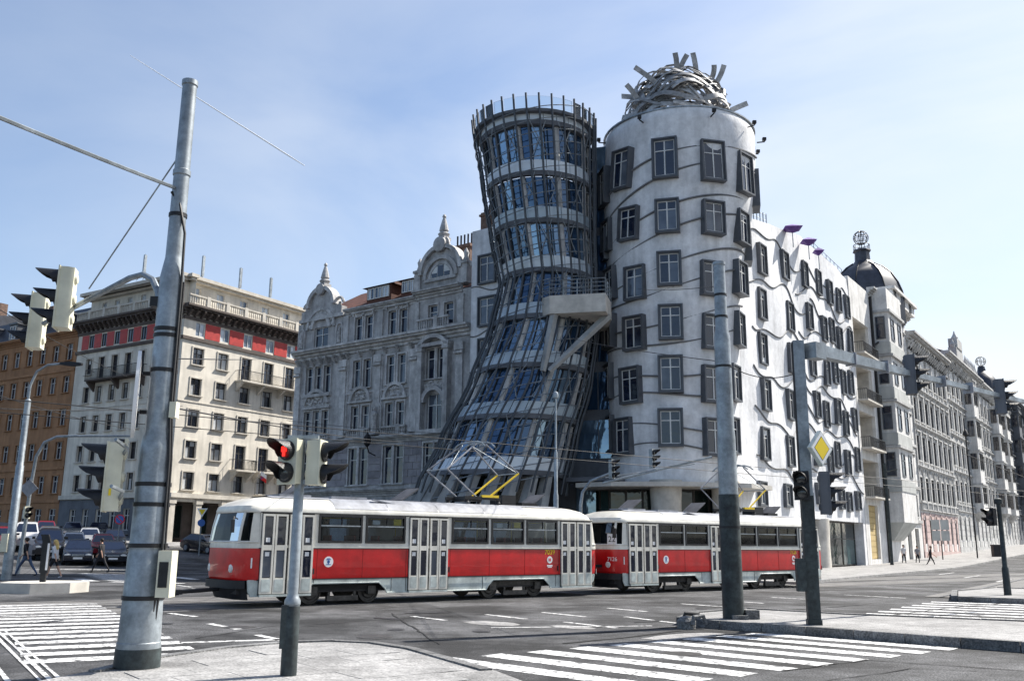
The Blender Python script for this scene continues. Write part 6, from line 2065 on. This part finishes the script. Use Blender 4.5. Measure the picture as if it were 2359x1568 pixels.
MB().box(-.1, -.15, -.2, .3, .15, .16).build('arm_root', 'galvanised', gr)
for k in (1.6, 3.1, gl1+1.6, gl1+3.2):
    MB().box(k, -.14, -.15, k+.03, .14, .15).build('weld_band', 'tram_roof', gr)
for d_, lab, s_ in ((gl1, 'dark signal on the gantry arm, the one nearer the square post', 1.12), (gl, 'dark signal far out on the gantry arm', 1.12)):
    p = GA.xy+ga*d_
    signal(lab, (p.x, p.y, GA.z-.02), faz(1, -.25), body='dark_stucco', s=s_)
dm = at(1893, 1032, AP.y-.3)
ds = thing('priority_sign', 'yellow and white diamond road sign on the square post', 'sign', tuple(dm), faz(.59, -.81))
ds.scale = (.88, .6, .88)
Md = Matrix.Rotation(pi/4, 4, 'Y')
MB().box(-.31, 0, -.31, .31, .16, .31, Md).build('sign_box', 'tram_skirt', ds)
MB().box(-.285, -.008, -.285, .285, 0, .285, Md).build('white_border', 'sign_white', ds)
MB().box(-.215, -.011, -.215, .215, -.008, .215, Md).build('black_line', 'signal_black', ds)
MB().box(-.2, -.015, -.2, .2, -.011, .2, Md).build('yellow_face', 'sign_yellow', ds)
p = at(1848, 1118, AP.y-.1)
signal('two-lens dark pedestrian signal on the left of the square post', (p.x, p.y, p.z), faz(-.5, -.85), n=2, body='signal_black', s=1.0, name='pedestrian_light')
p = at(1903, 1135, AP.y)
signal('three-lens dark signal on the right of the square post', (p.x, p.y, p.z), faz(1, -.2), body='dark_stucco', s=1.02)

# --- small post on the far right island
SP = gp(2322, 1370, .155)
so = thing('signal_post', 'thin dark post with a small top on the far right island', 'pole', (SP.x, SP.y, .155))
pole_mb([(.13, 0), (.12, 1.0), (.09, 1.05), (.08, 3.4), (.14, 3.42), (.14, 3.6), (.02, 3.65)], 14).build('shaft', 'pole_green', so)
so.scale = (.95, .95, (at(2305, 1146, SP.y).z-.155)/3.65)
signal('small dark signal on the thin post of the far right island', (SP.x-.3, SP.y, at(2285, 1190, SP.y).z), faz(-1, -.35), n=2, body='signal_black', s=1.0, name='pedestrian_light')

# --- thin pole in front of the glass tower, small cantilever with two signals
MPo = thing('flag_pole', 'thin white pole with a ball top before the glass tower', 'pole', (2.14, 44, .0))
pole_mb([(.13, 0), (.12, 4), (.09, 4.1), (.08, 6.0), (.05, 6.1), (.05, 8.6), (.12, 8.65), (.14, 8.8), (.1, 8.92), (.01, 8.98)], 12).build('shaft', 'galvanised', MPo)
cb = at(1338, 1240, 45)
ca_ = thing('signal_mast', 'bent grey mast carrying small signals between glass tower and white tower', 'pole', (cb.x, cb.y, 0))
tp = [Vector((0, 0, 0)), Vector((0, 0, 3.6)), Vector((.1, 0, 4.2)), Vector((.5, 0, 4.75)), Vector((1.4, -.3, 5.1))]
MB().tube(tp, [.09, .08, .075, .07, .06], 8).build('shaft', 'galvanised', ca_)
r0, r1 = at(1388, 1112, 44), at(1640, 1052, 44)
MB().tube([r0-Vector((cb.x, cb.y, 0)), r1-Vector((cb.x, cb.y, 0))], .06, 6).tube([at(1395, 1100, 44.5)-Vector((cb.x, cb.y, 0)), at(1600, 1068, 44.5)-Vector((cb.x, cb.y, 0))], .03, 5).build('cross_arm', 'galvanised', ca_)
p = at(1410, 1080, 44.2)
signal('small signal at the left end of the bent mast arm', tuple(p), faz(.8, -.6), body='galvanised')
p = at(1503, 1056, 44.2)
signal('small signal midway along the bent mast arm', tuple(p), faz(.8, -.6), body='galvanised')

# --- left-edge lamp and arm
LP = gp(14, 1335)
lp = thing('street_lamp', 'grey street lamp with a curved arm at the left edge', 'street lamp', (LP.x, LP.y, 0))
pole_mb([(.22, 0), (.2, 2), (.18, 2.05), (.17, 5.0), (.14, 5.05), (.13, 8.0), (.09, 8.05)], 14).build('shaft', 'galvanised', lp)
MB().tube([(0, 0, 8.0), (.02, 0, 8.7), (.25, 0, 9.35), (.7, 0, 9.65), (1.3, 0, 9.72), (1.9, 0, 9.72)], .06, 8).build('arm', 'galvanised', lp)
MB().loft([[(1.3, -.13, 9.68), (1.3, .13, 9.68), (1.3, .1, 9.78), (1.3, -.1, 9.78)], [(1.8, -.17, 9.62), (1.8, .17, 9.62), (1.8, .12, 9.82), (1.8, -.12, 9.82)], [(2.3, -.1, 9.66), (2.3, .1, 9.66), (2.3, .08, 9.76), (2.3, -.08, 9.76)]], caps=True).build('lamp_head', 'dark_iron', lp)
MB().box(-.3, -.3, 1.2, .0, -.1, 2.0).build('control_box', 'signal_cream', lp)
LA = gp(40, 1322)
la = thing('signal_mast', 'thin grey mast with a long curved arm reaching right from the left side', 'pole', (LA.x, LA.y, 0))
MB().tube([(0, 0, 0), (.1, 0, 2.6), (.15, 0, 4.5), (.25, 0, 6.0), (.6, 0, 6.75), (1.2, 0, 7.05), (2.2, 0, 7.1), (5.2, 0, 7.12)], [.13, .1, .09, .085, .08, .07, .06, .05], 8).build('shaft', 'galvanised', la)
dd = thing('diamond_sign', 'small blue-grey diamond sign seen from behind on the left mast', 'sign', (LA.x+.12, LA.y-.14, 4.35), .1)
MB().box(-.33, 0, -.33, .33, .03, .33, Md).box(-.3, -.005, -.3, .3, 0, .3, Md).build('plate', 'tram_roof', dd)
signal('small signal low on the left mast', (LA.x+.2, LA.y-.2, 3.1), faz(.9, -.5), body='signal_cream', n=2)
signal('signal hanging from the end of the long curved mast arm', (LA.x+4.9, LA.y, 6.7), faz(-1, -.4), n=2, body='signal_cream', s=.9)

# --- concrete island with bent sign board on the left
li = [(-17.2, 31.8), (-15.9, 31.5), (-14.9, 32.2), (-14.7, 33.2), (-15.3, 34.1), (-16.6, 34.0), (-17.4, 33.0)]
MB().prism(li, -.1, .34).build('crossing_island', 'pale_concrete', kind='structure')
kb = thing('keep_right_board', 'dark bent board on the concrete island at the left crossing', 'sign', (-16.1, 32.7, .34))
MB().box(-.09, -.04, 0, .09, .05, .3).loft([[(-.14+dx, y, z) for dx, y in ((0, -.04), (.28, -.04), (.28, .03), (0, .03))] for z, dx in ((.3, 0), (1.35, 0))] + [[(-.14-.08, y+dy, 1.6) if i in (0, 3) else (.05, y+dy, 1.6) for i, (dy, y) in enumerate(((0, -.04), (0, -.04), (0, .03), (0, .03)))]], caps=True).build('board', 'signal_black', kb)
MB().box(.06, -.05, .4, .13, -.041, 1.3).build('white_edge', 'sign_white', kb)
# --- far signs by the corner
def sign_pole(label, px_, py_, Y, h, disc, name='sign_post'):
    p = at(px_, py_, Y)
    z = gz(p.x, p.y)
    t = thing(name, label, 'sign', (p.x, p.y, z), faz(.2, -1))
    MB().tube([(0, 0, 0), (0, 0, h)], .04, 6).build('post', 'galvanised', t)
    if disc == 'round':
        SM = T(0, -.05, h-.3) @ UPRIGHT
        MB().lathe([(.33, 0), (.33, .02)], 20, M=SM).build('disc', 'sign_red', t)
        MB().lathe([(.26, .02), (.26, .03)], 20, M=SM).build('disc_face', 'sign_blue', t)
        MB().box(-.035, -.26, .03, .035, .26, .036, SM @ RZ(pi/4)).build('red_slash', 'sign_red', t)
    else:
        MB().prism([(-.4, h), (.4, h), (0, h-.7)], 0, .03, T(0, -.05, 0) @ UPRIGHT).build('triangle', 'sign_white', t)
        MB().prism([(-.25, h-.09), (.25, h-.09), (0, h-.53)], .031, .036, T(0, -.05, 0) @ UPRIGHT).build('triangle_face', 'sign_yellow', t)
        MB().lathe([(.28, 0), (.28, .03)], 16, M=T(0, -.05, h-1.1) @ UPRIGHT).build('disc', 'sign_blue', t)
    return t
sign_pole('round no-parking sign on a post left of the thick pole', 272, 1240, 64, 3.0, 'round')
sign_pole('give-way triangle above a round sign before the cream house', 461, 1240, 72, 3.6, 'tri')
for px_, Y, lab in ((2170, 96, 'grey notice board on a post before the pink stone base'), (2250, 100, 'thin lamp post before the oriel house')):
    p = at(px_, 1262, Y)
    t = thing('notice_board' if px_ == 2170 else 'lamp_post', lab, 'sign' if px_ == 2170 else 'street lamp', (p.x, p.y, gz(p.x, p.y)))
    if px_ == 2170:
        MB().tube([(0, 0, 0), (0, 0, 2)], .06, 6).build('post', 'dark_iron', t)
        for dx in (-.9, .05):
            for dz in (2.0, 3.1):
                MB().box(dx, -.04, dz, dx+.85, .04, dz+1.0).build('panel', 'grey_bay', t)
    else:
        MB().tube([(0, 0, 0), (0, 0, 13)], .08, 6).build('post', 'dark_iron', t)
        MB().lathe([(.1, 13), (.35, 13.2), (.2, 13.6), (.02, 13.8)], 8).build('lamp_head', 'dark_iron', t)
p = at(2052, 1262, 83)
t = thing('tram_pole', 'dark tall pole before the domed house', 'pole', (p.x, p.y, gz(p.x, p.y)))
MB().tube([(0, 0, 0), (0, 0, 9)], .16, 8).tube([(0, 0, 8.2), (.9, -.6, 8.4)], .05, 5).build('shaft', 'pole_green', t)
p = at(2296, 1262, 105)
t = thing('litter_bin', 'dark litter bin with diagonal stripes on the embankment pavement', 'bin', (p.x, p.y, gz(p.x, p.y)+.12))
MB().box(-.5, -.3, 0, .5, .3, 1.2).box(-.55, -.35, 1.2, .55, .35, 1.3).build('bin_body', 'dark_iron', t)
# --- flag on the cream house balcony
fp = at(604, 1088, 90.5)
fl = thing('flag', 'small white, red and blue flag on the cream house balcony', 'flag', tuple(fp), R(-25))
MB().tube([(-.7, 0, -.6), (.9, -.2, .55)], .03, 5).build('staff', 'galvanised', fl)
def flag_part(nm, m, fn):
    vs = []
    for i in range(7):
        for u in fn(i/6):
            vs.append((.1+1.0*(i/6)*.8, -.3+.08*sin(5*i/6), .1-u-.9*(i/6)*.45))
    MB().add(vs, [(2*i, 2*i+1, 2*i+3, 2*i+2) for i in range(6)]).build(nm, m, fl)
flag_part('white_half', 'sign_white', lambda u: (0.0, .4))
flag_part('red_half', 'sign_red', lambda u: (.4, .8))
flag_part('blue_wedge', 'sign_blue', lambda u: (.4-.4*max(0, 1-2*u)-.001, .4+.4*max(0, 1-2*u)))
for v_ in fl.children[-1].data.vertices:
    v_.co.y -= .02
# --- overhead wires
def wire(label, pts, r=.015, sag=.0, m='rubber', name='overhead_wire', group='overhead tram wires'):
    a, c = Vector(pts[0]), Vector(pts[-1])
    if len(pts) == 2:
        pts = [a+(c-a)*k/14-Vector((0, 0, sag*4*(k/14)*(1-k/14))) for k in range(15)]
    o = thing(name, label, 'wire', tuple(a), 0, group)
    MB().tube([Vector(p)-a for p in pts], r, 5).build('cable', m, o)
    return o
c0, c1 = at(0, 262, 10.5), at(402, 432, BP.y-.1)
wire('thick grey cable sloping from upper left down to the thick pole', [c0+(c0-c1)*1.2, c1], .03, .05, 'galvanised')
wire('thin stay from the thick pole down to the hanging signals', [tuple(at(412, 360, BP.y-.1)), tuple(at(205, 665, 14.5))], .012, 0, 'galvanised')
def cw(off, z):
    a, c = tc0+td*-45+tn*off, tc0+td*60+tn*off
    return [(a.x, a.y, z), (c.x, c.y, z)]
wire('contact wire above the trams', cw(0, 5.2), .014)
wire('contact wire of the second track beyond the trams', cw(-3.3, 5.25), .014)
e0 = Vector((19, 38))
wire('contact wire above the nearer embankment track', [(*(e0-eu*2), 5.4), (*(e0+eu*150), 7.5)], .014)
wire('span wire from the island pole to the white tower, upper', [(RP.x, RP.y, 8.0), tuple(at(1470, 665, 55.6))], .012, .1)
wire('span wire from the island pole across to the glass tower', [(RP.x, RP.y, 6.1), tuple(at(1300, 775, 54.5))], .012, .1)
wire('span wire from the island pole to the square post', [(RP.x, RP.y, 6.1), (AP.x, AP.y, 5.6)], .012, .25)
wire('span wire from the thick pole to the cream house, upper', [tuple(at(410, 826, BP.y)), tuple(at(640, 822, 88))], .012, .1)
wire('span wire from the thick pole to the grey ornate house', [tuple(at(405, 940, BP.y)), tuple(at(1000, 1012, 66))], .012, .3)
wire('span wire at left crossing behind the hanging signals', [tuple(at(-40, 690, 36)), tuple(at(300, 870, 84))], .02, .2)
wire('low wire across the left house fronts', [tuple(at(-20, 905, 40)), tuple(at(320, 990, 70))], .02, .2)
wire('second low wire across the left house fronts', [tuple(at(-20, 940, 40)), tuple(at(420, 935, 70))], .02, .2)
wire('wire in front of the grey ornate house', [tuple(at(660, 968, 60)), tuple(at(1060, 1000, 56))], .015, .1)
# --- vapour trail high in the sky
c0, c1 = at(300, 128, 3000), at(702, 382, 3000)
ct = thing('vapour_trail', 'thin white vapour trail slanting across the blue sky', 'vapour trail', tuple(c0))
MB().tube([(c1-c0)*(k/10) for k in range(11)], [.8, 1.2, 1.5, 1.5, 1.8, 2.0, 2.1, 2.2, 2.4, 2.5, 1.2], 6).build('trail', 'sign_white', ct)
